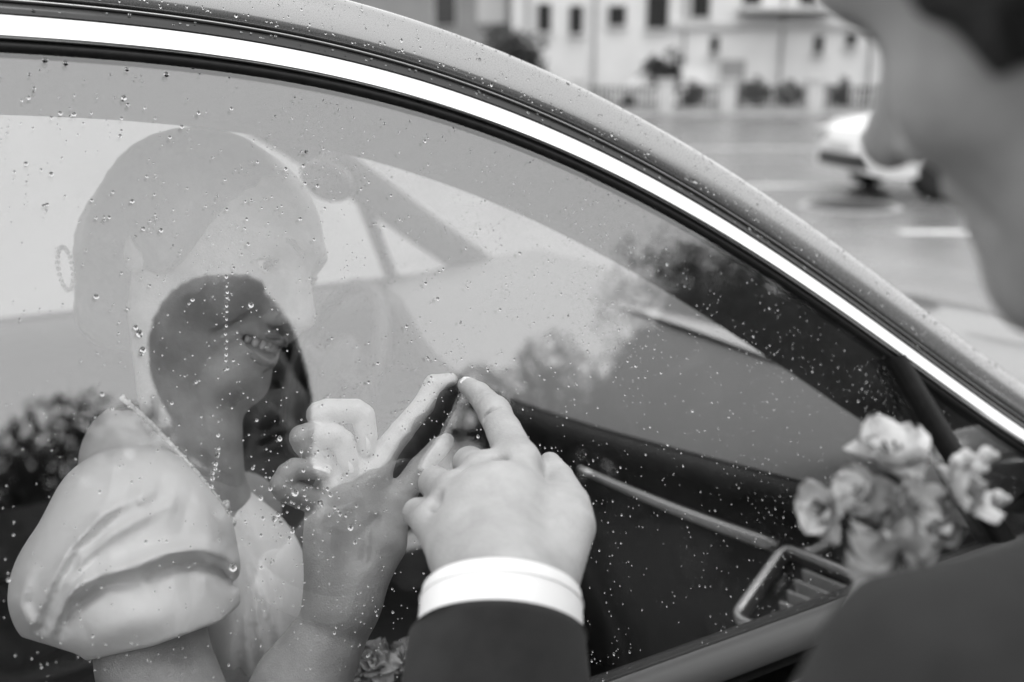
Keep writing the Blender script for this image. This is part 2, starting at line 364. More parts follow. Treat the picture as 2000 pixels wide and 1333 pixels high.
for x0, x1 in ((1440, 1620),):
    xa, za = bpx(x0, 18, AB); xb, _ = bpx(x1, 18, AB); bx('balcony', m_band, bd, (xa, AB-1.1, za-.15), (xb, AB-.004, za+.02), .02)
AH = 52.0; h0, _ = bpx(760, 50, AH); h1, _ = bpx(1010, 50, AH); _, hz = bpx(1000, -50, AH)
hb = root('house', S2(AH+3, (h0+h1)/2), 'darker grey house left of the long white building', 'house')
bx('wall', m_wallg, hb, (h0-6, AH, -.2), (h1, AH+8, hz)); rr = MB(); rv = [S2(AH-.5, h0-6.4, hz), S2(AH-.5, h1+.4, hz), S2(AH+8.5, h1+.4, hz), S2(AH+8.5, h0-6.4, hz), S2(AH+4, h0-6.4, hz+2.4), S2(AH+4, h1+.4, hz+2.4)]
mk('roof', rv, [(0, 1, 5, 4), (2, 3, 4, 5), (1, 2, 5), (3, 0, 4), (3, 2, 1, 0)], m_roof, hb, smooth=False)
for (x0, x1, y0, y1, mm) in ((935, 985, -10, 44, m_frame), (850, 890, -10, 50, m_pane), (985, 1004, 70, 110, m_pane)):
    xa, za = bpx(x0, y1, AH); xb, zb = bpx(x1, y0, AH); w = bx('window', m_frame, hb, (xa-.08, AH-.1, za-.08), (xb+.08, AH-.003, zb+.08)); bx('pane', mm, w, (xa, AH-.13, za), (xb, AH-.103, zb))

# ---- fence: masonry posts, low wall, iron pickets
AF = 37.0; m_iron2 = mat('fence_iron', .06, .5, metal=.3, noise=.2); m_post = mat('fence_post_plaster', .5, .8, noise=.12, nscale=4)
fpx = (1130, 1300, 1420, 1590, 1770, 1960, 2150); fl = [bpx(x, 180, AF)[0] for x in fpx]
fr = root('fence', S2(AF, fl[3]), 'low fence of dark iron pickets between pale masonry posts', 'fence')
_, zt = bpx(1500, 168, AF)
for l in fl:
    p = bx('post', m_post, fr, (l-.28, AF-.28, -.1), (l+.28, AF+.28, zt+.16), .02); bx('cap', m_post, p, (l-.34, AF-.34, zt+.163), (l+.34, AF+.34, zt+.26), .03)
pk = None
for a, c in zip(fl[:-1], fl[1:]):
    bx('base_wall', m_kerb, fr, (a+.283, AF-.14, -.1), (c-.283, AF+.14, .26), .02)
    for z in (.32, zt-.12): bx('rail', m_iron2, fr, (a+.283, AF-.02, z), (c-.283, AF+.02, z+.045))
    nn = int((c-a-.56)/.16)
    for i in range(1, nn):
        l = a+.28+i*(c-a-.56)/nn
        if pk is None:
            pm = MB().box((-.035, -.02, .263), (.035, .02, zt), R=RS); pk = mk('picket', pm.v, pm.f, m_iron2, smooth=False); pk.parent = fr; o = pk
        else: o = pk.copy(); C.objects.link(o); o.parent = fr
        o.location = RGT*(l-fl[3])
# ---- foliage
def leaf_cloud(c, rad, nleaf, size, seed, clumps=14):
    r = np.random.default_rng(seed); cc = r.normal(size=(clumps, 3)); cc /= np.linalg.norm(cc, axis=1)[:, None]; cc *= (r.uniform(.35, .95, (clumps, 1)))
    cr = r.uniform(.22, .42, clumps); pick = r.integers(0, clumps, nleaf); d = r.normal(size=(nleaf, 3)); d /= np.linalg.norm(d, axis=1)[:, None]
    pos = np.array(c)+np.array(rad)*(cc[pick]+d*(cr[pick]*r.uniform(.3, 1, nleaf)**.5)[:, None])
    t = r.normal(size=(nleaf, 3)); t /= np.linalg.norm(t, axis=1)[:, None]; u = np.cross(t, r.normal(size=(nleaf, 3))); u /= np.linalg.norm(u, axis=1)[:, None]
    sz = size*r.uniform(.6, 1.3, (nleaf, 1)); v = np.stack([pos-t*sz, pos+u*sz*.5, pos+t*sz, pos-u*sz*.5], 1).reshape(-1, 3)
    return v, np.arange(nleaf*4).reshape(-1, 4)
m_fol = mat('foliage', .04, .6, noise=.5, nscale=2); m_bark = mat('bark', .06, .9, noise=.3, nscale=10, bump=.6, bscale=25)
def shrub(px, py0, py1, a, seed, label):
    l, z1 = bpx(px, py0, a); _, z0 = bpx(px, py1, a); h = z1-z0; t = root('shrub', S2(a, l, z0), label, 'shrub', 'shrubs behind the fence')
    v, f = leaf_cloud(S2(a, l, z0+h*.55), (h*.5, h*.5, h*.5), 1200, h*.06, seed, 26); mk('foliage', v, f, m_fol, t, smooth=False)
    MB().tube([S2(a, l, z0), S2(a, l+.05, z0+h*.5)], [.05, .03], 6).build('stem', m_bark, t)
shrub(1300, 100, 190, 39.5, 1, 'tall dark shrub beside the parked white van'); shrub(1360, 160, 215, 38.6, 2, 'low dark shrub just behind the pickets, first right of the tall one')
shrub(1480, 152, 215, 38.8, 3, 'rounded dark shrub behind the pickets between two pale posts'); shrub(1545, 158, 215, 38.5, 4, 'dark shrub behind the pickets, left of the tallest pale post'); shrub(1645, 158, 215, 38.8, 5, 'dark shrub behind the pickets, right of the tallest pale post')
shrub(1000, 60, 200, 40.0, 6, 'dark shrub at the corner of the grey house')
def tree(az, dist, top, crown, seed, label, z0=0., nl=5000, core=.6):
    x, y = dist*math.sin(math.radians(az)), -dist*math.cos(math.radians(az)); t = root('tree', (x, y, z0), label, 'tree', 'street trees behind the photographer')
    r = np.random.default_rng(seed); b = MB(); th = top-crown*.9; b.tube([(x, y, z0-.1), (x+.08, y, z0+th*.5), (x-.05, y+.1, z0+th), (x, y, z0+top-crown*.5)], [.2, .16, .12, .05], 9)
    for i in range(6):
        q = r.normal(size=3); q[2] = abs(q[2])+.4; q /= np.linalg.norm(q); b.tube([(x, y, z0+th*(.8+.05*i)), np.array((x, y, z0+th+.4))+q*crown*.45, np.array((x, y, z0+top-crown))+q*crown*.95], [.08, .05, .02], 6)
    b.build('trunk', m_bark, t); v, f = leaf_cloud((x, y, z0+top-crown), (crown, crown, crown), nl*2, .075, seed+50, 40); v = v.tolist(); f = f.tolist()
    if core:                                                                  # the dense inner mass of twigs and leaves
        cb = MB(); cb.ball((0, 0, 0), 1.0, nu=16, nv=11); q = np.array(cb.v); w_ = 1+.16*np.sin(q[:, 0]*7+seed)+.14*np.sin(q[:, 1]*8+q[:, 2]*5+seed*2); n0 = len(v)
        v += (np.array((x, y, z0+top-crown*1.08))+q*w_[:, None]*crown*core*np.array((1.2, 1.2, 1.15))).tolist(); f += [tuple(k+n0 for k in g_) for g_ in cb.f]
    mk('crown', v, f, m_fol, t, smooth=False)

# ================================================================ THE CAR
YC = 1.30                                                                     # centre plane of the car
TB = -.246                                                                    # belt line on the glass plane
PC = [0.6733, -0.2428, -0.6366, -0.2925, 0.2321]
def ct(s):                                                                    # centre line of the chrome strip in door-glass coordinates
    s = np.asarray(s, float); mid = np.polyval(PC, np.clip(s, -.2696, .62)); a = .2736-.055*(s+.2696)-.10*(s+.2696)**2; b0 = np.polyval(PC, .62); 
    return np.where(s < -.2696, a+(np.polyval(PC, -.2696)-.2736), np.where(s > .62, b0-.72*(s-.62), mid))
def cn(s):
    e = 1e-3; sl = (ct(s+e)-ct(s-e))/(2*e); n = np.array((-sl, 1.0)); return n/np.linalg.norm(n)
def cpt(s, w, n): q = cn(s); return W(s+q[0]*w, float(ct(s))+q[1]*w, n)
SS = np.concatenate([np.linspace(-1.75, -.3, 24), np.linspace(-.27, .62, 70), np.linspace(.64, .76, 6)])
def mirror(v): v = np.array(v, float).copy(); v[:, 1] = 2*YC-v[:, 1]; return v
def both(name, b, m, par, **k):
    mk(name, b.v, b.f, m, par, **k); mk(name, mirror(b.v), [tuple(reversed(q)) for q in b.f], m, par, **k)
def sweep(prof, ss=SS): b = MB(); b.grid([[cpt(s, w*1e-3, n*1e-3) for (w, n) in prof] for s in ss]); return b
car = root('car', (TIP[0]-.5, YC, 0), 'silver saloon car with rain drops, chrome window strip and a bride inside', 'car')
both('window_seal', sweep([(-16.5, -6), (-16, 1), (-15, 2.6), (-12, 3.4), (-9.3, 2.4), (-8.7, -2)]), m_rubber, car)
both('chrome_strip', sweep([(-8.8, -3), (-8.7, 4.4), (-8.2, 5.4), (-7.2, 5.9), (-4.5, 5.7), (0, 4.8), (4.5, 3.5), (8, 2.2), (9.4, 1.4), (10, -2)]), m_chrome, car)
both('gutter', sweep([(9.8, 1.5), (12, .2), (15, -.8), (18, -1.6), (19.4, -2.6), (19.5, -6)]), m_gloss, car)
both('gutter_lip', sweep([(19.6, -6), (19.7, -1.2), (20.3, -.6), (21.2, -.8), (21.5, -6)]), m_satin, car)
both('gutter_gap', sweep([(21.4, -6), (22, -8), (23.8, -8)]), m_rubber, car)
PAINT = [(23.6, -8), (23.7, -1), (24.6, 1.2), (29, 2.6), (38, 3.2), (47, 2.4), (54.5, 0), (61, -4.5), (65, -10), (67.5, -18), (68.5, -30), (68, -44)]
both('roof_rail', sweep(PAINT), m_paint, car)
SH = -.02                                                                     # header of the windscreen
inner = [(-15, -9), (-12, -16), (-4, -26), (8, -38), (20, -46), (36, -52), (56, -55), (66, -50)]
inner_near = [(-15, -9), (-14, -20), (-11, -60), (-6, -110), (1, -152), (10, -164), (32, -140), (56, -85), (66, -50)]
q = sweep(inner); mk('pillar_trim', mirror(q.v), [tuple(reversed(f)) for f in q.f], m_trim, car); sweep(inner_near).build('pillar_trim', m_trim, car)
def loft(ss, wn_, crown, bow, nl=24):
    g = []
    for s in ss:
        a = cpt(s, wn_[0]*1e-3, wn_[1]*1e-3); row = []
        for u in np.linspace(0, 1, nl):
            k = 4*u*(1-u); row.append((a[0]+bow*k, a[1]+(2*YC-2*a[1])*u, a[2]+crown*k))
        g.append(row)
    return MB().grid(g)
rs = SS[SS <= SH]; ws = np.concatenate([[SH], SS[SS > SH]])
loft(np.concatenate([rs, [SH]]), (68, -44), .05, .05).build('roof', m_paint, car)
loft(np.concatenate([rs, [SH, SH+.05]]), (34, -90), .03, .05).build('headliner', m_head, car)
loft(ws, (66, -48), .03, .16).build('windscreen', m_ws, car)
# door glass, quarter glass, rear glass: closed panes 4 mm thick
DIV0, DIV1 = (.4532, -.0511), (.5440, TB)
def divt(s): return DIV0[1]+(s-DIV0[0])*(DIV1[1]-DIV0[1])/(DIV1[0]-DIV0[0])
def pane(name, ss, bot, top, m):
    b = MB(); g = []
    for s in ss:
        t0, t1 = bot(s), top(s); g.append([W(s, t0+(t1-t0)*u, 0) for u in np.linspace(0, 1, 14)])
    g = np.array(g); h = g-.004*GN; n, mm = g.shape[:2]
    b.grid(g); b.grid(h[:, ::-1]); rim = [(i, 0) for i in range(n)]+[(n-1, j) for j in range(1, mm)]+[(i, mm-1) for i in range(n-2, -1, -1)]+[(0, j) for j in range(mm-2, 0, -1)]
    b.grid([[g[i, j] for i, j in rim], [h[i, j] for i, j in rim]], closev=True)
    both(name, b, m, car, smooth=False)
etop = lambda s: float(ct(s))-.0125*math.sqrt(1+((float(ct(s+1e-3))-float(ct(s-1e-3)))/2e-3)**2)
pane('door_glass', np.linspace(-.62, .543, 60), lambda s: TB-.012, lambda s: min(etop(s), divt(s)-.001), m_glass)
pane('quarter_glass', np.linspace(.478, .735, 20), lambda s: max(TB-.012, divt(s-.022)), lambda s: max(etop(s), TB-.01), m_glass)
pane('rear_door_glass', np.linspace(-1.6, -.70, 30), lambda s: TB-.012, etop, m_glass)
b = MB(); 
for (wa, na) in ((0, 0),):
    pts = np.linspace(-.02, 1.03, 8); b.grid([[W(DIV0[0]+(DIV1[0]-DIV0[0])*u+o, DIV0[1]+(DIV1[1]-DIV0[1])*u+.004, n) for (o, n) in ((-.003, -.02), (-.003, .003), (.002, .006), (.018, .006), (.024, .003), (.024, -.02))] for u in pts])
both('quarter_glass_divider', b, m_rubber, car)
b = MB(); b.grid([[W(s, t, n) for (t, n) in ((TB-.02, -.03), (TB-.02, .006), (.262, .006), (.262, -.03))] for s in (-.70, -.62)]); both('door_pillar', b, m_gloss, car, smooth=False)
# belt moulding, door skin, sill
xs = np.linspace(-1.75, .77, 40)
b = MB(); b.grid([[W(s, t, n) for (t, n) in ((TB+.004, -.001), (TB+.003, .006), (TB-.002, .011), (TB-.014, .013), (TB-.022, .012), (TB-.024, .004))] for s in xs]); both('belt_moulding', b, m_belt, car)
b = MB(); b.grid([[W(s, t, n) for (t, n) in ((TB-.023, .006), (TB-.026, .002), (TB-.032, .002))] for s in xs]); both('belt_gap', b, m_rubber, car)
def skin_y(x, z): return -0.02-.115*math.sin(min(1, max(0, (.955-z)/.65))*math.pi*.75)
ybelt = W(0, TB)[1]; zbelt = W(0, TB)[2]
xx = np.concatenate([np.linspace(-2.0, 1.1, 32), np.linspace(1.16, 2.25, 14)])
def taper(x): return .16*max(0, (x-1.1)/1.15)**2+.14*max(0, (-1.3-x)/.7)**2
b = MB(); b.grid([[(TIP[0]+x-.32, ybelt+skin_y(x, z)+taper(x), z if x < 1.1 else z-.16*((x-1.1)/1.15)*(z-.3)/.65) for z in np.concatenate([[zbelt-.034], np.linspace(zbelt-.045, .28, 16)])] for x in xx]); both('body_side', b, m_paint, car)
b = MB(); b.grid([[(1.02+1.2*u, ybelt-.02+.03*v+(2*YC-2*ybelt+.04-.06*v)*v*0+ (2*(YC-ybelt+.02))*v+ (0 if v in (0, 1) else 0), .965-.13*u**1.4+.05*4*v*(1-v)*(1-.5*u)+.0) for v in np.linspace(0, 1, 17)] for u in np.linspace(-.12, 1, 16)]); b.build('bonnet', m_paint, car)
MB().box((2.15, ybelt+.02, .25), (2.30, 2*YC-ybelt-.02, .80), bev=.06).build('front_bumper', m_paint, car); MB().box((-1.8, ybelt+.05, .25), (-1.62, 2*YC-ybelt-.05, .95), bev=.06).build('rear_bumper', m_paint, car)
MB().box((-1.62, ybelt+.02, .22), (2.16, 2*YC-ybelt-.02, .30)).build('floor_pan', m_plas, car, smooth=False)
m_tyre = mat('tyre', .015, .8, noise=.2, nscale=60); m_rim = mat('alloy', .5, .3, metal=.9, noise=.05)
for x in (1.62, -1.15):
    for y in (ybelt-.02, 2*YC-ybelt+.02):
        t = [[(x+(r*math.cos(a)), y+dy, .33+r*math.sin(a)) for a in np.linspace(0, 2*math.pi, 28, endpoint=False)] for r, dy in ((.21, -.10), (.30, -.11), (.33, -.07), (.33, .07), (.30, .11), (.21, .10))]
        wh = MB().grid(t, closev=True).build('wheel', m_tyre, car); rb = MB().tube([(x, y-.06, .33), (x, y+.06, .33)], [.06, .06], 14)
        for k in range(7):
            a = k*2*math.pi/7; rb.tube([(x+.05*math.cos(a), y-.05, .33+.05*math.sin(a)), (x+.21*math.cos(a), y-.07, .33+.21*math.sin(a))], [.02, .016], 6)
        rb.build('rim', m_rim, wh)
# door mirror low at the front corner of the window
mc = W(.66, TB+.03, .10); b = MB(); b.ball(mc, (.07, .10, .075), nu=20, nv=12); b.tube([W(.62, TB-.01, .0), W(.65, TB, .06)], [.03, .025], 10); dm = b.build('door_mirror', m_paint, car)
# ---- interior
ZD = .955                                                                     # height of the rear edge of the dash pad
yl, yr = W(0, TB)[1]+.045, 2*YC-W(0, TB)[1]-.045
def xd(y): return float(np.polyval(np.polyfit((.58, .70, .90, 1.07, 1.30, 1.64, 2.02), (.865, .83, .755, .69, .66, .70, .83), 4), y))
def dashsec(y):
    hd = .05*math.exp(-((y-1.66)/.2)**2); X = xd(y)
    return [(1.24, 1.012), (1.10, 1.004+hd*.3), (.97, .988+hd*.6), (X+.07, .974+hd), (X+.018, ZD+.008+hd), (X, ZD-.006+hd), (X+.004, ZD-.022+hd*.8), (X+.022, ZD-.038), (X+.04, ZD-.10), (X+.03, ZD-.17), (X+.05, ZD-.26), (X+.16, ZD-.45)]
b = MB(); b.grid([[(x, y, z) for x, z in dashsec(y)] for y in np.linspace(yl, yr, 50)]); b.build('dashboard', m_plas, car); b = MB(); b.grid([[(x, y, z+.003) for x, z in dashsec(y)[:5]] for y in np.linspace(yl, yr, 50)]); b.build('dash_top', m_pad, car)
# chrome-edged trim line and the end air vent
def lerp(a, b, u): return a+(b-a)*u
TL, TR, BL, BR = P(1532, 1070, 1.165), P(1745, 1156, 1.055), P(1436, 1206, 1.125), P(1650, 1292, 1.02)
nv = np.cross(TR-TL, BL-TL); nv /= np.linalg.norm(nv); nv = nv if nv@FWD < 0 else -nv
MB().tube([lerp(P(1522, 1068, 1.165), P(1130, 915, 1.31), u)+np.array((0, 0, -.004*math.sin(u*3.1))) for u in np.linspace(0, 1, 12)], [(.0075*(1-.55*u), .009*(1-.55*u)) for u in np.linspace(0, 1, 12)], 10).build('dash_trim', m_satin, car)
MB().tube([P(1560, 1078, 1.155), P(1590, 1078, 1.145), P(1618, 1062, 1.14), P(1640, 1030, 1.135), P(1662, 990, 1.135)], [.006, .008, .008, .007, .005], 10).build('dash_trim', m_satin, car)
vent = mk('air_vent', [q-nv*.03 for q in (TL, TR, BR, BL)]+[q-nv*.002 for q in (TL, TR, BR, BL)], [(0, 1, 2, 3), (0, 4, 5, 1), (1, 5, 6, 2), (2, 6, 7, 3), (3, 7, 4, 0)], m_plas, car, smooth=False)
fr_ = MB(); cyc = [TL, TR, BR, BL]; ctr = sum(cyc)/4; loop = []
for i in range(4):
    a0, a1, a2 = cyc[i-1], cyc[i], cyc[(i+1) % 4]
    for u in np.linspace(0, 1, 5):
        p0 = a1+(a0-a1)*.10; p2 = a1+(a2-a1)*.10; loop.append((1-u)**2*p0+2*u*(1-u)*a1+u*u*p2)
prof_ = []
for i, p in enumerate(loop):
    t = loop[(i+1) % len(loop)]-loop[i-1]; t /= np.linalg.norm(t); o = np.cross(t, nv); o = o if o@(p-ctr) > 0 else -o
    prof_.append([p+o*.0065-nv*.006, p+o*.006+nv*.003, p+o*.003+nv*.006, p-o*.002+nv*.005, p-o*.005+nv*.001, p-o*.005-nv*.012])
fr_.grid(prof_, closeu=True); fr_.build('vent_frame', m_satin, vent)
for k in range(5):
    u = .20+.155*k; a = lerp(TL, BL, u); c = lerp(TR, BR, u); a, c = lerp(a, c, .26), lerp(a, c, .97); dn = (BL-TL)/np.linalg.norm(BL-TL)
    b = MB(); b.grid([[q+nv*n+dn*e for n, e in ((-.02, .002), (-.004, -.004), (.0, -.0045), (.001, -.002), (-.02, .006))] for q in (a, c)]); b.build('slat', m_slat, vent, smooth=False)
b = MB(); q = lerp(lerp(TL, TR, .17), lerp(BL, BR, .17), .42); b.ball(q-nv*.004, (.006, .006, .017), R=np.stack([nv, np.cross(nv, (BL-TL)/np.linalg.norm(BL-TL)), (BL-TL)/np.linalg.norm(BL-TL)], 1)); b.build('vent_wheel', m_gloss, vent)
# inner door trim, floor tunnel, far door panel
b = MB(); b.grid([[W(s, t, n) for (t, n) in ((TB-.001, -.012), (TB+.004, -.02), (TB-.002, -.05), (TB-.03, -.085), (TB-.2, -.06), (TB-.55, -.04))] for s in np.linspace(-1.6, .72, 10)]); both('door_card', b, m_plas, car)
MB().box((-.9, YC-.13, .3), (.72, YC+.13, .60), bev=.04).build('centre_console', m_plas, car)
# steering wheel on the far side
sc_ = np.array((.585, 1.66, .895)); sn = np.array((-math.cos(math.radians(24)), 0, math.sin(math.radians(24)))); su = np.array((math.sin(math.radians(24)), 0, math.cos(math.radians(24)))); sw = np.array((0, 1.0, 0))
b = MB(); b.grid([[sc_+(.168+.014*math.cos(t))*(math.cos(a)*sw+math.sin(a)*su)+.015*math.sin(t)*sn for t in np.linspace(0, 2*math.pi, 12, endpoint=False)] for a in np.linspace(0, 2*math.pi, 48, endpoint=False)], closeu=True, closev=True); stw = b.build('steering_wheel', m_plas, car)
b = MB(); b.ball(sc_-.01*sn, (.075, .075, .028), R=np.stack([sw, su, sn], 1), nu=20)
for a in (0.1, math.pi-.1, -math.pi/2): b.tube([sc_-.005*sn+.05*(math.cos(a)*sw+math.sin(a)*su), sc_+.160*(math.cos(a)*sw+math.sin(a)*su)], [(.02, .012), (.016, .010)], 10)
b.tube([sc_-.02*sn, sc_-.30*sn], [.05, .06], 14); b.build('hub', m_plas, stw)
b = MB(); b.tube([sc_+.175*(math.cos(a)*sw+math.sin(a)*su)+.011*sn for a in np.linspace(-.9, .2, 12)], .0035, 6); b.build('rim_inlay', m_satin, stw)
# rear-view mirror under the header
rm = np.array((.46, YC, 1.282)); b = MB(); b.ball(rm, (.016, .095, .028), nu=22, nv=14); rv_ = b.build('rear_view_mirror', m_plas, car)
MB().tube([rm+np.array((.0, 0, .02)), rm+np.array((.012, 0, .05)), rm+np.array((.022, 0, .075))], [.010, .008, .011], 10).build('mirror_stalk', m_plas, rv_)
# seats
def seat(yc_):
    F = Field((-.75, yc_-.3, .3), (.55, yc_+.3, 1.42), .012)
    F.chain([(.42, yc_-.15, .47), (.42, yc_+.15, .47), (-.02, yc_+.16, .46), (-.02, yc_-.16, .46), (.42, yc_-.15, .47)], [.09]*5, .05); F.ell((.2, yc_, .46), (.28, .2, .07), k=.05)
    F.chain([(-.08, yc_-.16, .52), (-.30, yc_-.15, 1.0), (-.33, yc_-.10, 1.08), (-.33, yc_+.10, 1.08), (-.30, yc_+.15, 1.0), (-.08, yc_+.16, .52)], [.07]*6, .05); F.chain([(-.12, yc_, .55), (-.33, yc_, 1.05)], [.10, .09], .06)
    o = mk('seat', *F.mesh(1), m_seat, car)
    F = Field((-.6, yc_-.2, 1.08), (-.2, yc_+.2, 1.40), .010); F.chain([(-.39, yc_-.08, 1.25), (-.39, yc_+.08, 1.25)], [.055, .055], .03); F.chain([(-.38, yc_-.07, 1.20), (-.38, yc_+.07, 1.20)], [.05, .05], .03)
    mk('headrest', *F.mesh(1), m_seat, o)
seat(YC-.36); seat(YC+.36)

# ================================================================ PEOPLE
def head_frame(anchor_local, anchor_world, fwd, up):
    y = fwd/np.linalg.norm(fwd); z = up-y*(up@y); z /= np.linalg.norm(z); x = np.cross(y, z); R = np.stack([x, y, z], 1)
    return R, anchor_world-R@np.array(anchor_local)
def face_field(R, O, vox, male, sc, neck=None):
    def L(p): return O+R@(np.array(p)*sc)
    c = [L(p) for p in ((-.11, -.14, -.22), (.11, .15, .16), (-.11, .15, .16), (.11, -.14, -.22), (-.11, .15, -.22), (.11, .15, -.22), (-.11, -.14, .16), (.11, -.14, .16))]
    F = Field.around(c, 0, vox, R, O)
    E_ = lambda p, r, k=.01, cut=False: F.ell(L(p), np.array(r)*sc, R, k, cut)
    N_ = lambda ps, rs, k=.006, cut=False: F.chain([L(p) for p in ps], [q*sc for q in rs], k, cut)
    E_((0, -.012, .038 if male else .030), (.072, .094, .082 if male else .074)); E_((0, .028, .012), (.062, .064, .074), .02); E_((0, .044, -.03), (.050, .046, .045), .02)
    jw = .056 if male else .050
    for sx in (-1, 1):
        E_((sx*.043, .050, -.016), (.021, .026, .019), .02)                       # cheekbone
        N_([(sx*jw, -.008, -.03), (sx*jw*.94, 0, -.058), (sx*.018, .068, -.088)], [.018, .018, .016], .022)   # jaw
        if not male: E_((sx*.040, .058, -.032), (.019, .019, .017), .014)          # cheek raised by the smile
        N_([(sx*.010, .092 if male else .087, .036), (sx*.034, .080 if male else .076, .036)], [.009 if male else .006, .008 if male else .006], .014)   # brow
    if male: E_((0, .070, .046), (.050, .030, .030), .02)                        # strong brow and forehead
    E_((0, .034, -.058), (.048, .048, .040), .02); E_((0, .070, -.085), (.022, .017, .017), .026)
    N_([(0, .084, .022), (0, .097, .002), (0, .109 if not male else .113, -.018)], [.0085, .009, .0105 if not male else .012], .010)
    for sx in (-1, 1): E_((sx*.012, .094, -.024), (.009, .011, .0085), .006)
    for sx in (-1, 1):
        E_((sx*.031, .096 if not male else .094, .014), (.017, .016, .010 if not male else .013), .010, True)                 # eye socket
        E_((sx*.031, .0665, .012), (.0145, .0145, .0145), .004)
        E_((sx*.031, .084, .0105), (.0125, .012, .0036), .002, True)              # between the lids
        E_((sx*.0065, .101, -.030), (.0035, .006, .003), .002, True)              # nostril
        N_([(sx*.017, .096, -.022), (sx*.032, .085, -.036), (sx*.042, .068, -.056)], [.002, .003, .002], .008, True)   # smile fold
    cx, cyy = (.040, .057) if not male else (.030, .064)
    N_([(-cx, cyy, -.040), (-.018, .086, -.045), (0, .0935, -.0435), (.018, .086, -.045), (cx, cyy, -.040)], [.003, .0052, .0055, .0052, .003], .005)
    N_([(-cx, cyy-.001, -.044), (-.018, .082, -.060), (0, .089, -.064), (.018, .082, -.060), (cx, cyy-.001, -.044)], [.003, .0055, .0068, .0055, .003], .005)
    gap = .0062 if not male else .0035
    N_([(-cx+.003, cyy+.002, -.0422), (-.017, .085, -.0515), (0, .092, -.0535), (.017, .085, -.0515), (cx-.003, cyy+.002, -.0422)], [.0014, gap, gap+.0008, gap, .0014], .002, True)
    for sx in (-1, 1):                                                            # ears
        E_((sx*.073, -.012, -.004), (.007, .017, .030), .006); E_((sx*.080, -.010, .0), (.004, .010, .018), .004, True)
    if neck is None: N_([(0, -.022, -.05), (0, -.035, -.12), (0, -.045, -.21)], [.054, .053, .058], .02)
    else: F.chain([L((0, -.012, -.045))]+neck[0], neck[1], .02)
    return F, L
def eye_parts(L, R, sc, par, side, iris=.0052):
    c = L((side*.031, .0672, .012)); b = MB(); b.ball(c, .0132*sc, nu=20, nv=14); e = b.build('eye', m_eyew, par)
    g = L((side*.031, .0790, .0112)); b = MB(); b.ball(g, (iris*sc, .0026*sc, iris*sc), R=R, nu=16, nv=10); b.build('iris', m_dark, e)
    b = MB()
    for k in range(13):
        u = k/12; p = (side*(.020+.024*u), .0795-.011*abs(u-.4)*1.6, .0158-.004*(u-.45)**2*8); q = (p[0]+side*.003*(u-.3), p[1]+.0075, p[2]+.0035); b.tube([L(p), L(((p[0]+q[0])/2, (p[1]+q[1])/2, p[2]+.0005)), L(q)], [.0007*sc, .0005*sc, .0002*sc], 4)
    b.build('eyelashes', m_dark, e)
def brow_part(L, par, side, m, r=.0035):
    b = MB(); b.tube([L((side*.012, .094, .030)), L((side*.024, .0895, .036)), L((side*.036, .079, .037)), L((side*.045, .068, .031))], [r, r*1.2, r, r*.4], 8); b.build('eyebrow', m, par)

# ---------------------------------------------------------------- bride
bride = root('person', P(330, 1500, .95), 'bride in a white satin dress behind the wet window, her palm held to the glass', 'person')
wv = FWD+(570-1000)/FPX*RGT+(666.5-600)/FPX*UPV; wv /= np.linalg.norm(wv); e1 = RGT-wv*(RGT@wv); e1 /= np.linalg.norm(e1); e2 = np.cross(e1, wv)
tau, beta = math.radians(22), math.radians(36)
bf = math.cos(beta)*(math.cos(tau)*e1-math.sin(tau)*e2)-math.sin(beta)*wv; bu = math.sin(tau)*e1+math.cos(tau)*e2
SB = 1.05
RB, OB = head_frame(np.array((0, .095, -.050))*SB, P(538, 680, .872), bf, bu)
FB, LB = face_field(RB, OB, .0017, False, SB, ([P(378, 850, .885), P(372, 960, .90)], [.050, .042, .048]))
head_m = FB.mesh(1)
def smooth_poly(pts, n):
    pts = np.array(pts, float); t = np.linspace(0, len(pts)-1, n); out = []
    for u in t:
        i = min(int(u), len(pts)-2); f_ = u-i; p0, p1, p2, p3 = pts[max(i-1, 0)], pts[i], pts[i+1], pts[min(i+2, len(pts)-1)]
        out.append(.5*((2*p1)+(-p0+p2)*f_+(2*p0-5*p1+4*p2-p3)*f_**2+(-p0+3*p1-3*p2+p3)*f_**3))
    return out
# right hand, palm on the glass, thumb and forefinger curved into half a heart
q_ = lambda px, py, o: GP(px, py, o+.006)
HL = [q_(520, 730, 0), q_(950, 1560, .18), q_(440, 1560, .05), q_(950, 700, .12), q_(380, 1500, .16)]
FH = Field.around(HL, .02, .0012, CB, EYE)
wr = q_(668, 1195, .040)
FH.chain([q_(520, 1480, .085), q_(590, 1340, .060), wr, q_(668, 1150, .037)], [.040, .034, .0240, .021], .018, kin=.006)
for (x, y, o, r) in ((632, 985, .027, .0105), (655, 935, .030, .0112), (690, 905, .030, .0115), (735, 905, .026, .0115)): FH.chain([q_(668, 1170, .036), q_((668+x)/2-4, (1170+y)/2, .030), q_(x, y, o)], [.021, .017, r+.002], .012)
FH.ell(q_(640, 1075, .024), (.013, .032, .012), np.stack([RGT, UPV, FWD], 1), .012); FH.chain([q_(700, 1150, .026), q_(745, 1060, .022), q_(770, 990, .022)], [.017, .0185, .0125], .012)      # heel of the hand, ball of the thumb
FH.ell(q_(690, 1015, .004), (.014, .030, .008), np.stack([RGT, UPV, FWD], 1), .012, True)
FH.chain([q_(770, 990, .022), q_(820, 915, .018), q_(856, 876, .013), q_(872, 862, .011)], [.0112, .0089, .0079, .0061], .005)     # thumb
FH.chain([q_(735, 905, .026), q_(785, 842, .016), q_(828, 790, .011), q_(846, 750, .010), q_(880, 742, .0075)], [.0104, .0087, .0079, .0068, .0053], .004)  # forefinger
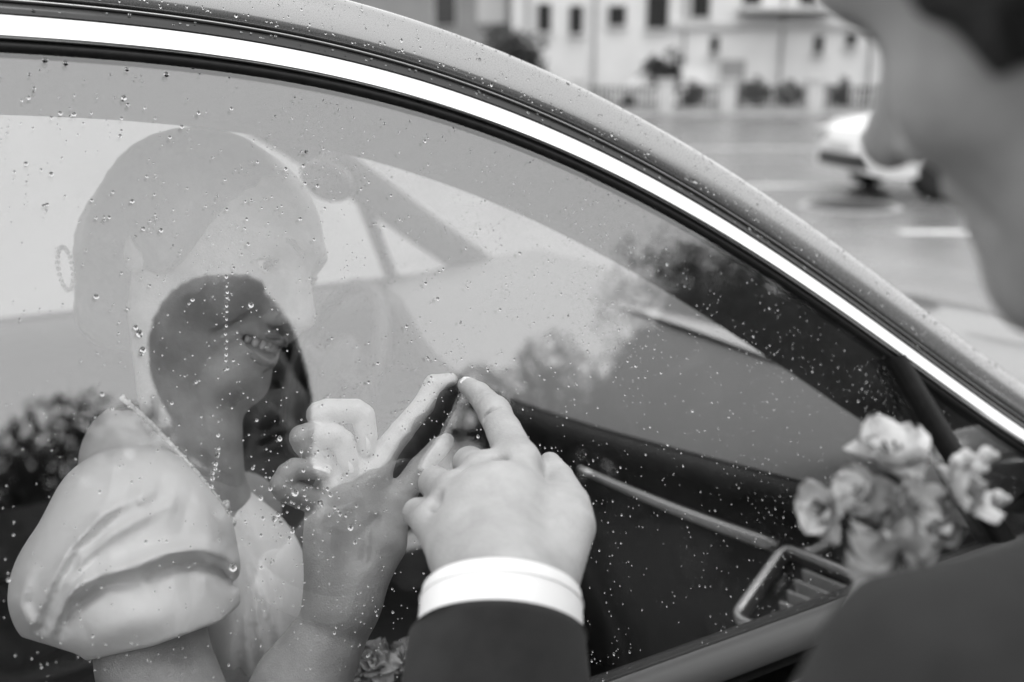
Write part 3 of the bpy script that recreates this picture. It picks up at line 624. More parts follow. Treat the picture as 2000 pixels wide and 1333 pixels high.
FH.chain([q_(690, 905, .030), q_(630, 822, .017), q_(624, 810, .0155), q_(640, 804, .014), q_(694, 803, .012), q_(709, 812, .0125), q_(716, 852, .014), q_(716, 880, .016)], [.0106, .0096, .0094, .0092, .0088, .0086, .0079, .0060], .0016, kin=.0004)
FH.chain([q_(655, 935, .030), q_(596, 866, .015), q_(590, 855, .0138), q_(604, 850, .0125), q_(655, 852, .010), q_(670, 862, .0105), q_(680, 900, .012), q_(685, 916, .013)], [.0102, .0092, .0090, .0088, .0083, .0081, .0074, .0058], .0016, kin=.0004)
FH.chain([q_(632, 985, .027), q_(556, 957, .0138), q_(550, 948, .0128), q_(562, 926, .0112), q_(576, 916, .0102), q_(616, 918, .0102), q_(636, 921, .0105)], [.0098, .0086, .0084, .0080, .0077, .0068, .0052], .0016, kin=.0004)
for pl in (((625, 1030), (660, 1015), (700, 1000)), ((700, 985), (715, 1030), (712, 1090)), ((640, 1040), (700, 1050), (735, 1015))):
    FH.chain([q_(x, y, .010 if y < 1150 else .019) for x, y in pl], [.0016]*3, .005, True)
hand_m = FH.mesh(1)
# upper arm, shoulder, neck base (one body, joined under the dress)
FA = Field.around([P(120, 900, .72), P(640, 1900, .72), P(100, 1900, 1.05), P(640, 850, 1.1)], .06, .005, CB, EYE)
sh = P(265, 1040, .785); el = q_(520, 1480, .085)
FA.chain([sh, P(300, 1290, .775), P(380, 1480, .76), el], [.042, .043, .041, .040], .01)
FA.chain([P(374, 930, .90), P(370, 1030, .91), P(400, 1250, .92)], [.046, .055, .085], .03); FA.chain([sh, P(345, 1010, .88), P(470, 1000, 1.04)], [.042, .042, .042], .03)
arm_m = FA.mesh(1)
body = mk('body', *join(head_m, hand_m, arm_m), m_skin_f, bride)
for sd in (-1, 1): eye_parts(LB, RB, SB, bride, sd); brow_part(LB, bride, sd, m_hair_f, .0026)
b = MB()
for k in range(-5, 6):
    x = k*.0064; y = .0885-21*x*x; b.ball(LB((x, y-.001, -.0492)), np.array((.0037, .0035, .0062 if abs(k) < 3 else .0054))*SB, R=RB, nu=10, nv=8)
b.build('teeth', m_teeth, bride)
for pts, r in (([(-.040, .0575, -.0395), (-.018, .0875, -.0440), (-.004, .0952, -.0420), (0, .0948, -.0430), (.004, .0952, -.0420), (.018, .0875, -.0440), (.040, .0575, -.0395)], .0029), ([(-.040, .0570, -.0440), (-.018, .0850, -.0608), (0, .0925, -.0648), (.018, .0850, -.0608), (.040, .0570, -.0440)], .0036)):
    pp_ = smooth_poly([LB(p) for p in pts], 25); rr_ = [max(.0008, r*SB*math.sin(math.pi*(.06+.88*i/24))**.6) for i in range(25)]; MB().tube(pp_, rr_, 10).build('lip', m_lip, bride)
def nail(c, ax, nrm, l, w, par, name='nail'):
    ax = ax/np.linalg.norm(ax); nrm = nrm-ax*(nrm@ax); nrm /= np.linalg.norm(nrm); sd = np.cross(ax, nrm); g = []
    for u in np.linspace(-1, 1, 9): g.append([c+ax*l*u+sd*w*v*(1-.35*max(0, u)**3)*(1-.25*max(0, -u)**3)-nrm*(w*.45*v*v+.0008*u*u) for v in np.linspace(-1, 1, 7)])
    MB().grid(g).build(name, m_nail, par)
nail(q_(630, 911, .0035)-.0*GN, q_(642, 916, .004)-q_(610, 905, .0045), GN*.45+UPV*.9, .0062, .0036, bride)
nail(q_(690, 905, .006), q_(692, 925, .007)-q_(688, 890, .006), GN*.5+RGT*.85, .0065, .0038, bride)
nail(q_(724, 862, .008), q_(724, 880, .009)-q_(722, 850, .008), GN*.4+RGT*.9, .0062, .0038, bride)
# hair, swept back into a low knot
c8 = [LB(p) for p in ((-.13, -.19, -.16), (.13, .13, .17), (-.13, .13, .17), (.13, -.19, -.16), (-.13, .13, -.16), (.13, .13, -.16), (-.13, -.19, .17), (.13, -.19, .17))]
FHR = Field.around(c8, 0, .0030, RB, OB)
hs = lambda p, r, k=.02, cut=False: FHR.ell(LB(p), np.array(r)*SB, RB, k, cut)
hs((0, -.022, .036), (.081, .098, .074)); hs((0, -.055, -.005), (.077, .066, .062)); hs((0, -.100, -.012), (.050, .036, .046)); hs((0, -.075, -.065), (.045, .040, .045), .03)
for sx in (-1, 1): hs((sx*.070, .004, .02), (.014, .03, .05), .02)
hs((0, .115, -.035), (.078, .085, .098), .012, True); hs((0, .03, -.10), (.09, .075, .06), .012, True)
lq = FHR.pts()/SB; FHR.D += (.0004*np.sin(lq[..., 2]*420+lq[..., 1]*160+6*np.sin(lq[..., 1]*30))+.0010*np.sin(lq[..., 2]*80-lq[..., 1]*60+lq[..., 0]*40)).astype(np.float32)
mk('hair', *FHR.mesh(1), m_hair_f, bride)
# pearl hair ornament at the back of the head
b = MB()
for a in np.linspace(0, 2*math.pi, 22, endpoint=False): b.ball(P(128+14*math.cos(a)-6*math.sin(a), 525-42*math.sin(a), .885+.006*math.cos(a)), .0021, nu=8, nv=6)
b.build('hair_ornament', m_bead, bride)
# dress
cd = [P(-60, 830, .70), P(700, 830, .70), P(-60, 1420, .70), P(700, 1420, .70), P(-60, 830, 1.06), P(700, 830, 1.06), P(-60, 1420, 1.06), P(700, 1420, 1.06)]
FD = Field.around(cd, 0, .0024, CB, EYE); CR = np.stack([RGT, UPV, FWD], 1)
FD.ell(P(276, 1088, .785), (.074, .078, .058), CR, .02); FD.ell(P(212, 1132, .785), (.064, .058, .056), CR, .03); FD.ell(P(122, 1162, .80), (.031, .040, .043), CR, .03); FD.ell(P(255, 960, .80), (.045, .032, .05), CR, .03)
FD.ell(P(330, 1210, .775), (.050, .040, .052), CR, .03)
FD.chain([P(330, 965, .83), P(420, 1000, .88)], [.026, .022], .02)
FD.ell(P(270, 905, .868), (.048, .056, .050), CR, .03); FD.ell(P(330, 950, .862), (.040, .040, .045), CR, .03)
def near_surface(F):
    m = np.argwhere(np.abs(F.D) < .03); q = F.lo+m*F.vox; return tuple(m.T), 1000+FPX*q[:, 0]/q[:, 2], 666.5-FPX*q[:, 1]/q[:, 2], q[:, 2]
ms_, px_, py_, pz_ = near_surface(FD)
def fold(poly, w, h, taper=True):
    global FD
    d, t = dist_poly(px_, py_, poly); a = np.exp(-(d/w)**2)*(np.sin(np.pi*np.clip(t, .04, .96))**.5 if taper else 1); FD.D[ms_] -= (1.35*h*a).astype(np.float32)
fold([(300, 960), (200, 1010), (130, 1095), (70, 1215)], 15, .006); fold([(260, 985), (210, 1020), (152, 1075), (105, 1161), (80, 1225)], 10, -.0058)
fold([(330, 985), (225, 1040), (165, 1100), (112, 1200)], 13, .005); fold([(215, 1062), (175, 1095), (122, 1165), (92, 1230)], 9, -.0058); fold([(60, 1120), (40, 1180), (70, 1240)], 14, .004)
fold([(110, 1230), (145, 1150), (254, 1108), (326, 1082), (399, 1076), (448, 1100)], 20, .011); fold([(120, 1235), (142, 1187), (203, 1143), (260, 1135)], 13, -.013); fold([(300, 1124), (340, 1104), (385, 1098), (430, 1112), (452, 1140)], 14, -.012)
fold([(170, 1250), (250, 1210), (350, 1200)], 40, .006); fold([(350, 935), (395, 990), (430, 1060)], 22, .004)
for k_ in range(9): fold([(150+k_*32, 1030+6*k_), (158+k_*30, 1110+4*k_), (175+k_*29, 1180-2*k_)], 7, .0010*(-1)**k_)
for k_ in range(6): fold([(230+k_*30, 905+k_*6), (215+k_*30, 960+k_*8), (190+k_*32, 1010+k_*8)], 8, .0012*(-1)**k_)
hem = np.interp(px_, (-80, 20, 100, 150, 168, 300, 432, 470, 560), (1235, 1238, 1262, 1278, 1291, 1262, 1214, 1180, 1150))
FD.D[ms_] = np.maximum(FD.D[ms_], ((py_-hem)*(pz_/FPX)*.9).astype(np.float32)); q_l = FD.pts(); FD.D[(FD.D < -.028) & (666.5-FPX*q_l[..., 1]/q_l[..., 2] > 1200)] = .01
cut_ = np.interp(py_, (700, 778, 818, 870, 925, 975, 1012), (225, 236, 283, 333, 384, 425, 450)); cutm = py_ < 1012; FD.D[ms_] = np.where(cutm, np.maximum(FD.D[ms_], ((px_-cut_)*.7*(pz_/FPX)).astype(np.float32)), FD.D[ms_]); FD.D[(FD.D < -.028) & (666.5-FPX*q_l[..., 1]/q_l[..., 2] < 960) & (1000+FPX*q_l[..., 0]/q_l[..., 2] > 400)] = .01
sleeve_m = FD.mesh(1)
dress = mk('dress', *sleeve_m, m_dress, bride)
FD2 = Field.around([P(330, 900, .80), P(680, 1700, .80), P(330, 1700, 1.1), P(680, 900, 1.1)], .02, .0029, CB, EYE)
FD2.ell(P(472, 1165, .905), (.055, .072, .070), CR, .03); FD2.ell(P(420, 1080, .91), (.038, .055, .07), CR, .03); FD2.chain([P(430, 1200, .93), P(420, 1420, .96), P(420, 1640, 1.0)], [.075, .085, .12], .04); FD2.chain([P(350, 1000, .92), P(430, 1100, .93)], [.05, .06], .03)
ms_, px_, py_, pz_ = near_surface(FD2)
FDs = FD; FD = FD2
for e, h in (((470, 1340), -.005), ((500, 1330), -.005), ((535, 1290), -.005), ((560, 1240), -.004)): fold([(446, 1010), ((446+e[0])/2+10, (1010+e[1])/2-20), e], 10, h)
for e, h in (((485, 1340), .003), ((520, 1310), .003), ((548, 1265), .003)): fold([(446, 1010), ((446+e[0])/2+10, (1010+e[1])/2-20), e], 10, h)
mk('bodice', *FD2.mesh(1), m_dress, bride); FD = FDs
F = Field((-.1, 1.0-.45, .35), (.75, 1.0+.3, .75), .012); ys = YC-.36
F.chain([(-.05, ys-.08, .57), (.42, ys-.10, .56), (.58, ys-.1, .42)], [.12, .09, .11], .06); F.chain([(-.05, ys+.08, .57), (.42, ys+.10, .56), (.58, ys+.1, .42)], [.12, .09, .11], .06); mk('skirt', *F.mesh(1), m_dress, bride)
# beaded cord of the neckline, from the nape down to the front seam
cord = smooth_poly([P(238, 778, .842), P(285, 818, .820), P(335, 870, .806), P(385, 925, .800), P(425, 975, .803), P(446, 1012, .812)], 40)
b = MB(); b.tube(cord, [.0020]*40, 8); 
for i in range(0, 80):
    u = i/79*39; k = min(int(u), 38); c = cord[k]+(cord[k+1]-cord[k])*(u-k); b.ball(c+.0013*np.array((math.cos(i*2.4), math.sin(i*2.4), math.cos(i*1.3))), .0016, nu=6, nv=4)
for i in range(26): b.ball(P(436+rng.normal()*7+i*.5, 985+i*2.0+rng.normal()*3, .816+rng.normal()*.003), .0026+.001*rng.random(), nu=7, nv=5)
b.build('beaded_cord', m_bead, bride)

# ---------------------------------------------------------------- groom
groom = root('person', K(.32, -1.35, .42), 'groom in a dark suit leaning to the window, finger drawing on the glass', 'person')
wv = FWD+(1830-1000)/FPX*RGT+(666.5-300)/FPX*UPV; wv /= np.linalg.norm(wv); e1 = RGT-wv*(RGT@wv); e1 /= np.linalg.norm(e1); e2 = np.cross(e1, wv)
tg, al = math.radians(26), math.radians(30)
gf = math.cos(al)*(-math.cos(tg)*e1-math.sin(tg)*e2)+math.sin(al)*wv; gu = -math.sin(tg)*e1+math.cos(tg)*e2
SG = .88
RG, OG = head_frame(np.array((0, .1195, -.019))*SG, P(1718, 292, .352), gf, gu)
FG, LG = face_field(RG, OG, .0026, True, SG)
ghead = FG.mesh(2)
# left hand, back towards the camera, forefinger on the glass
HG = [P(770, 720, .50), P(1180, 720, .50), P(770, 1330, .44), P(1180, 1330, .44), P(770, 720, .76), P(1180, 720, .76), P(770, 1330, .7), P(1180, 1330, .7)]
FL = Field.around(HG, .01, .0014, CB, EYE)
WR = P(985, 1170, .530)
S_L = K(.145, -.130, .285); E_L = K(-.012, -.350, .415); NB = K(.315, -.06, .335)
MC = [P(1012, 905, .632), P(943, 925, .628), P(886, 965, .612), P(842, 1020, .598)]
for q, r in zip(MC, (.0138, .0138, .0128, .0115)): FL.chain([WR, WR*.45+q*.55+UPV*.002, q], [.0255, .0195, r], .016)
FL.chain([lerp(WR, E_L, .3), WR], [.027, .025], .01); FL.ell(P(965, 1000, .590), (.026, .028, .016), CR, .016)
for q, r in zip(MC, (.0110, .0118, .0108, .0095)): FL.ell(q-FWD*.0098+UPV*.001, (r*.85, r*.85, r*.75), CR, .006)                    # knuckles
for a in range(3): mm_ = (MC[a]+MC[a+1])/2; FL.chain([mm_-FWD*.0165+UPV*.004, lerp(mm_, WR, .16)-FWD*.019, lerp(mm_, WR, .30)-FWD*.0225], [.0042, .0038, .003], .009, True)   # hollows between the knuckles
FL.chain([MC[0], P(984, 842, .660), P(963, 803, .688), P(935, 770, .713), P(911, 753, .731)], [.0138, .0118, .0108, .0086, .0066], .006)
FL.ell(P(966, 800, .680), (.0085, .0085, .006), CR, .008)
FL.chain([MC[1], P(917, 905, .668), P(948, 965, .690), P(975, 985, .675)], [.0132, .0112, .0100, .008], .004)
FL.chain([MC[2], P(850, 944, .655), P(885, 1000, .678), P(915, 1010, .66)], [.0125, .0110, .0098, .008], .004)
FL.chain([MC[3], P(816, 1002, .636), P(848, 1045, .655), P(880, 1050, .64)], [.0112, .0095, .0085, .007], .004)
FL.chain([P(1060, 1150, .545), P(1108, 1030, .585), P(1112, 985, .610), P(1090, 935, .640), P(1074, 905, .655)], [.019, .0165, .0125, .0102, .0075], .012)  # thumb behind
for xa, ya, xb, yb in ((1000, 1095, 965, 985), (925, 1085, 915, 1010), (1045, 1070, 1015, 975)): FL.chain([P(xa, ya, .556), P((xa+xb)/2+6, (ya+yb)/2, .5665), P(xb, yb, .583)], [.0012, .0016, .0010], .004)   # veins
FL.chain([P(1040, 1010, .60), P(1085, 1020, .598)], [.018, .016], .014)
for a in (0, 1, 2, 3): FL.chain([lerp(WR, MC[a], .62)-FWD*(.0195-.001*a), MC[a]-FWD*.0125], [.0018, .0030], .007)      # tendons
for c_, h in ((P(966, 797, .676), .0011), (P(960, 803, .6765), .0010), (P(972, 791, .676), .0009), (P(937, 764, .703), .0008)):
    t = P(985, 780, .68)-P(948, 822, .68); t /= np.linalg.norm(t); FL.chain([c_-t*.008-FWD*.006, c_-FWD*.0088, c_+t*.008-FWD*.006], [.0008]*3, .0030, True)
ghand = FL.mesh(1)
FT = Field(np.min([S_L, E_L, NB, WR, K(.25, -.3, .2)], 0)-.2, np.max([S_L, E_L, NB, WR], 0)+.12, .009)
FT.chain([LG((0, -.045, -.19)), NB, NB-np.array((0, .05, .12))], [.050, .052, .06], .01); FT.chain([S_L, E_L, lerp(E_L, WR, .85)], [.05, .04, .030], .02)
gbody = mk('body', *join(ghead, ghand, FT.mesh(1)), m_skin_m, groom)
for sd in (-1, 1): eye_parts(LG, RG, SG, groom, sd); brow_part(LG, groom, sd, m_hair_m, .0058)
for pts, r in (([(-.030, .0655, -.0425), (-.016, .0885, -.0450), (0, .0950, -.0440), (.016, .0885, -.0450), (.030, .0655, -.0425)], .0032), ([(-.030, .0645, -.0455), (-.016, .0850, -.0600), (0, .0915, -.0640), (.016, .0850, -.0600), (.030, .0645, -.0455)], .0042)):
    pp_ = smooth_poly([LG(p) for p in pts], 25); MB().tube(pp_, [max(.0008, r*math.sin(math.pi*(.06+.88*i/24))**.6) for i in range(25)], 10).build('lip', m_lip, groom)
fax = P(911, 753, .731)-P(935, 770, .713); fax /= np.linalg.norm(fax); fno = -FWD*.8+UPV*.35+RGT*.25; fno = fno-fax*(fno@fax); fno /= np.linalg.norm(fno)
nail(P(915, 756, .7280)+fno*.0071, fax, fno, .0062, .0054, groom)
c8 = [LG(p) for p in ((-.15, -.20, -.14), (.15, .16, .22), (-.15, .16, .22), (.15, -.20, -.14), (-.15, .16, -.14), (.15, .16, -.14), (-.15, -.20, .22), (.15, -.20, .22))]
FHR = Field.around(c8, 0, .0032, RG, OG); hs = lambda p, r, k=.02, cut=False: FHR.ell(LG(p), np.array(r)*SG, RG, k, cut)
hs((0, -.036, .066), (.100, .130, .125)); hs((0, -.065, -.01), (.096, .085, .080)); hs((0, .070, .140), (.065, .040, .030), .03)
hs((0, .132, -.010), (.15, .104, .118), .010, True); hs((0, .03, -.110), (.13, .095, .080), .012, True)
for sx in (-1, 1): FHR.chain([LG((sx*.074, .030, .04)), LG((sx*.074, .030, .01)), LG((sx*.073, .026, -.016))], [.012, .009, .004], .012); hs((sx*.085, -.012, -.004), (.014, .022, .033), .006, True)
lq = FHR.pts(); FHR.D += (.0010*np.sin(lq[..., 1]*330+lq[..., 2]*120+5*np.sin(lq[..., 0]*60))+.0010*np.sin(lq[..., 0]*400+lq[..., 1]*90)).astype(np.float32)
mk('hair', *FHR.mesh(1), m_hair_m, groom)
# shirt cuff and jacket sleeve: open tubes with thickness around the forearm
ax_ = WR-E_L; ax_ /= np.linalg.norm(ax_); ux = RGT-ax_*(RGT@ax_); ux /= np.linalg.norm(ux); uy = np.cross(ux, ax_); uy = uy if uy@FWD < 0 else -uy
def tube_open(rings, th, n=48, wob=0):
    """rings: (centre, rx, ry, tilt) -> outer surface, rolled lip at the first ring, inner surface"""
    g = []
    for (c, rx, ry, tl) in rings: g.append([c+ux*rx*math.cos(a)+uy*ry*math.sin(a)+ax_*tl*math.sin(a)+(wob*(math.sin(3*a+rx*900)+.6*math.sin(5*a+ry*400)))*(ux*math.cos(a)+uy*math.sin(a)) for a in np.linspace(0, 2*math.pi, n, endpoint=False)])
    (c, rx, ry, tl) = rings[0]; lip = [[c+ax_*h+ux*(rx-o)*math.cos(a)+uy*(ry-o)*math.sin(a)+ax_*tl*math.sin(a) for a in np.linspace(0, 2*math.pi, n, endpoint=False)] for o, h in ((th, -.03), (th, -.001), (th*.8, .0006), (th*.4, .001), (th*.1, .0005))]
    return MB().grid(lip+g, closev=True)
cc = P(980, 1166, .533)+uy*.003
shirt = tube_open([(cc, .0425, .0400, .008), (cc-ax_*.006, .0430, .0405, .008), (cc-ax_*.03, .0440, .0410, .008), (cc-ax_*.07, .0445, .0410, .006)], .0016, 56).build('shirt_cuff', m_shirt, groom)
b = MB(); b.tube([cc-ax_*.0055+ux*.0432*math.cos(a)+uy*.0407*math.sin(a)+ax_*.008*math.sin(a) for a in np.linspace(0, 2*math.pi, 60)], .0005, 5); b.build('cuff_stitching', m_shirt, shirt)
cs = cc-ax_*.0215
rings = [(cs, .0462, .0432, .008), (cs-ax_*.004, .0466, .0436, .008), (cs-ax_*.03, .0482, .0440, .005), (cs-ax_*.06, .050, .044, .002), (cs-ax_*.10, .053, .048, 0), (cs-ax_*.15, .056, .053, 0), (cs-ax_*.20, .058, .057, 0), (cs-ax_*.24, .060, .060, 0)]
tube_open(rings, .0025, 64, .0011).build('jacket_sleeve', m_suit, groom)
HIP = NB+np.array((.03, -.36, -.40))
FJ = Field(np.min([S_L, E_L, NB, HIP], 0)-np.array((.28, .2, .12)), np.max([S_L, E_L, NB, HIP], 0)+np.array((.45, .2, .12)), .009)
Lx = np.array((-1.0, .09, 0)); Lx /= np.linalg.norm(Lx); td = HIP-NB; td /= np.linalg.norm(td); tn = np.cross(Lx, td); tn = tn if tn[1] > 0 else -tn; RJ = np.stack([Lx, tn, td], 1)
FJ.ell(NB+td*.20+tn*.01, (.185, .115, .20), RJ, .06); FJ.ell(NB+td*.42, (.165, .11, .18), RJ, .08); FJ.chain([HIP, HIP+td*.12], [.15, .15], .08)
S_R = NB+(NB-S_L)*np.array((1, .6, 0))+np.array((0, 0, S_L[2]-NB[2])); FJ.chain([S_L, NB+td*.04, S_R], [.060, .075, .060], .05); FJ.chain([lerp(NB, S_L, .3), NB-tn*.05, lerp(NB, S_R, .3)], [.05, .045, .05], .03)
FJ.chain([S_L, lerp(S_L, E_L, .5)-np.array((0, 0, .004)), E_L, lerp(E_L, cs, .12)], [.062, .056, .060, .058], .03); FJ.chain([S_R, S_R+np.array((.11, -.16, -.22)), HIP+np.array((.15, .04, -.03))], [.062, .055, .048], .04)
p_ = FJ.pts(); FJ.D += (.0022*np.sin(p_[..., 2]*60+p_[..., 0]*45)+.0016*np.sin(p_[..., 0]*110-p_[..., 1]*80+p_[..., 2]*30)).astype(np.float32)
FJ.chain([LG((0, -.045, -.20)), NB-np.array((0, 0, .03))], [.066, .066], .01, True)
jac = mk('jacket', *FJ.mesh(2, True), m_suit, groom)
nb_ax = LG((0, -.035, -.12))-NB; nb_ax /= np.linalg.norm(nb_ax); u1 = np.cross(nb_ax, (1, 0, 0)); u1 /= np.linalg.norm(u1); u2 = np.cross(nb_ax, u1)
MB().grid([[NB+nb_ax*h+r*(math.cos(a)*u1+math.sin(a)*u2) for a in np.linspace(0, 2*math.pi, 40, endpoint=False)] for h, r in ((-.02, .078), (.02, .066), (.045, .062), (.046, .060), (.02, .060))], closev=True).build('shirt_collar', m_shirt, groom)
b = MB(); 
for sg in (-1, 1): b.tube([HIP+Lx*sg*.09+td*.05, (HIP+Lx*sg*.10)*np.array((1, 1, 0))+np.array((0, .10, .47)), (HIP+Lx*sg*.11)*np.array((1, 1, 0))+np.array((0, .0, .07))], [.105, .075, .06], 18)
b.build('trousers', m_suit, groom)
for sg in (-1, 1):
    c = (HIP+Lx*sg*.11)*np.array((1, 1, 0))+np.array((0, .05, .045)); b = MB(); b.ball(c, (.045, .145, .045), nu=16, nv=10); b.build('shoe', m_gloss, groom)
# lapel on the left breast
LPc = P(1800, 1090, .43)

# ---------------------------------------------------------------- flowers
def petal_mesh(l, w, curl, ruffle, seed):
    r = np.random.default_rng(seed); g = []; ph = r.uniform(0, 6, 3)
    for u in np.linspace(0, 1, 8):
        row = []; ww = w*(math.sin(math.pi*min(1, .12+.80*u))**.7)*(1 if u < .85 else 1-.25*(u-.85)/.15)
        for v in np.linspace(-1, 1, 7):
            x = v*ww; z = -curl*l*u*u*.9+.35*w*v*v*(1-.3*u)+ruffle*w*u*u*math.sin(5*v+ph[0]+3*u)*.5+.04*l*math.sin(9*v+ph[1])*u; y = l*u*(1-.25*curl*u)
            row.append((x, y, z))
        g.append(row)
    b = MB(); b.grid(g); return b
PM = []
for k in range(6):
    b = petal_mesh(.028, .0135, (.1, .35, .6, -.15, .5, .25)[k], (.5, .7, .9, .4, 1.0, .6)[k], 30+k)
    for mi, mm in enumerate((m_petal, m_petal2)):
        me = bpy.data.meshes.new('petal'); me.from_pydata(b.v, [], b.f); me.materials.append(mm); me.shade_smooth(); PM.append(me)
def blossom(par, c, ax, sc, seed, dark=0.0, npet=7, core=True):
    r = np.random.default_rng(seed); ax = ax/np.linalg.norm(ax); t = np.cross(ax, (0.3, .5, .8)); t /= np.linalg.norm(t); q = np.cross(ax, t); L = LOC[par.name]
    b = MB(); b.ball(c-ax*.004*sc, (.006*sc, .006*sc, .008*sc), nu=10, nv=8)
    for k in range(6): a = k*1.05; d = ax*.9+.35*(math.cos(a)*t+math.sin(a)*q); b.tube([c, c+d*.010*sc, c+d*.017*sc+t*.002*sc], [.0007*sc, .0006*sc, .0011*sc], 5)
    h = b.build('blossom', m_leaf if dark < .5 else m_petal2, par)
    for k in range(npet):
        inner_ = k < npet//3; a = k*2.4+r.uniform(-.3, .3); open_ = r.uniform(.25, .5) if inner_ else r.uniform(.8, 1.25)
        rad = math.cos(a)*t+math.sin(a)*q; y = ax*math.cos(open_)+rad*math.sin(open_); z = ax*math.sin(open_)-rad*math.cos(open_); x = np.cross(y, z); s = sc*r.uniform(.85, 1.2)*(.8 if inner_ else 1)
        o = bpy.data.objects.new('petal', PM[2*int(r.integers(0, 6))+(1 if r.random() < dark else 0)]); C.objects.link(o); o.parent = h
        p = c-L; o.matrix_local = Matrix(((x[0]*s, y[0]*s, z[0]*s, p[0]), (x[1]*s, y[1]*s, z[1]*s, p[1]), (x[2]*s, y[2]*s, z[2]*s, p[2]), (0, 0, 0, 1)))
    return h
bt = root('boutonniere', P(1760, 1060, .45), 'pale frilled flower boutonniere on the groom\'s left lapel', 'boutonniere')
for i, (px, py, d, ax, s, dk, n_) in enumerate(((1625, 985, .455, (-.8, .1, -.6), .80, .0, 7), (1690, 965, .445, (-.2, .4, -.8), .70, .45, 7), (1752, 905, .452, (-.1, .9, -.4), .95, .1, 8), (1790, 985, .435, (.1, .1, -1), .75, .55, 7), (1868, 965, .44, (.6, .4, -.6), .80, .05, 8), (1765, 1075, .43, (-.2, -.5, -.8), .85, .1, 8), (1735, 1120, .432, (-.3, -.8, -.5), .7, .0, 6), (1840, 1025, .435, (.3, -.3, -.8), .6, .8, 6))):
    blossom(bt, P(px-8, py+8, d), ax[0]*RGT+ax[1]*UPV+ax[2]*FWD, s*.80, 200+i, dk, n_)
for i, (px, py) in enumerate(((1885, 895), (1925, 890), (1948, 975), (1870, 905), (1905, 915))):
    b = MB(); b.tube([P(1850, 990, .45), P((px+1860)/2, (py+960)/2, .448), P(px, py, .446)], [.0012, .0012, .0016], 6); q = P(px, py, .446); b.ball(q, (.0035, .0035, .0045), nu=8, nv=6); b.ball(q+.004*RGT, .0022, nu=6, nv=4); b.ball(q-.003*UPV-.003*RGT, .002, nu=6, nv=4); b.build('bud', m_petal, bt)
for i, (a, c, w) in enumerate((((1800, 1010), (1860, 1080), .010), ((1700, 1030), (1660, 1075), .008), ((1800, 1050), (1850, 1040), .009), ((1720, 1000), (1690, 1060), .008))):
    p0, p1 = P(*a, .445), P(*c, .44); t = p1-p0; sd = np.cross(t, FWD); sd /= np.linalg.norm(sd)
    MB().grid([[p0+t*u+sd*w*v*math.sin(math.pi*min(.97, .08+.9*u))-FWD*.004*math.sin(3*u)+FWD*.003*v*v for v in (-1, -.4, .0, .4, 1)] for u in np.linspace(0, 1, 7)]).build('leaf', m_leaf, bt)
p0, p1 = P(1745, 1110, .435), P(1652, 1196, .43); MB().tube([p0, lerp(p0, p1, .5), p1], [.0065, .0075, .0040], 12).build('ribbon_wrap', m_ribbon, bt)
bq = root('bouquet', P(735, 1420, .93), 'bouquet of ruffled roses in the bride\'s lap, low behind the glass', 'bouquet')
for i in range(11):
    a = i*2.4; rr_ = .018*math.sqrt(i); c = P(738, 1290, .90)+RGT*rr_*math.cos(a)*1.1+UPV*(-.012*math.sqrt(i)*.8+rr_*.5*math.sin(a))-FWD*.01*math.cos(i); ax = c-P(738, 1440, .97); blossom(bq, c, ax/np.linalg.norm(ax)-.3*FWD, .72+.1*math.sin(i), 300+i, .5, 9)
MB().tube([P(738, 1380, .94), P(738, 1600, .99)], [.02, .014], 12).build('stems', m_leaf, bq)
for i in range(6):
    a = i*1.05; p0 = P(738, 1370, .94); p1 = p0+RGT*.07*math.cos(a)+UPV*(.035+.03*math.sin(a)); t = p1-p0; sd = np.cross(t, FWD); sd /= np.linalg.norm(sd)
    MB().grid([[p0+t*u+sd*.016*v*math.sin(math.pi*min(.97, .08+.9*u))+FWD*.004*v*v for v in (-1, -.4, .0, .4, 1)] for u in np.linspace(0, 1, 7)]).build('leaf', m_leaf, bq)

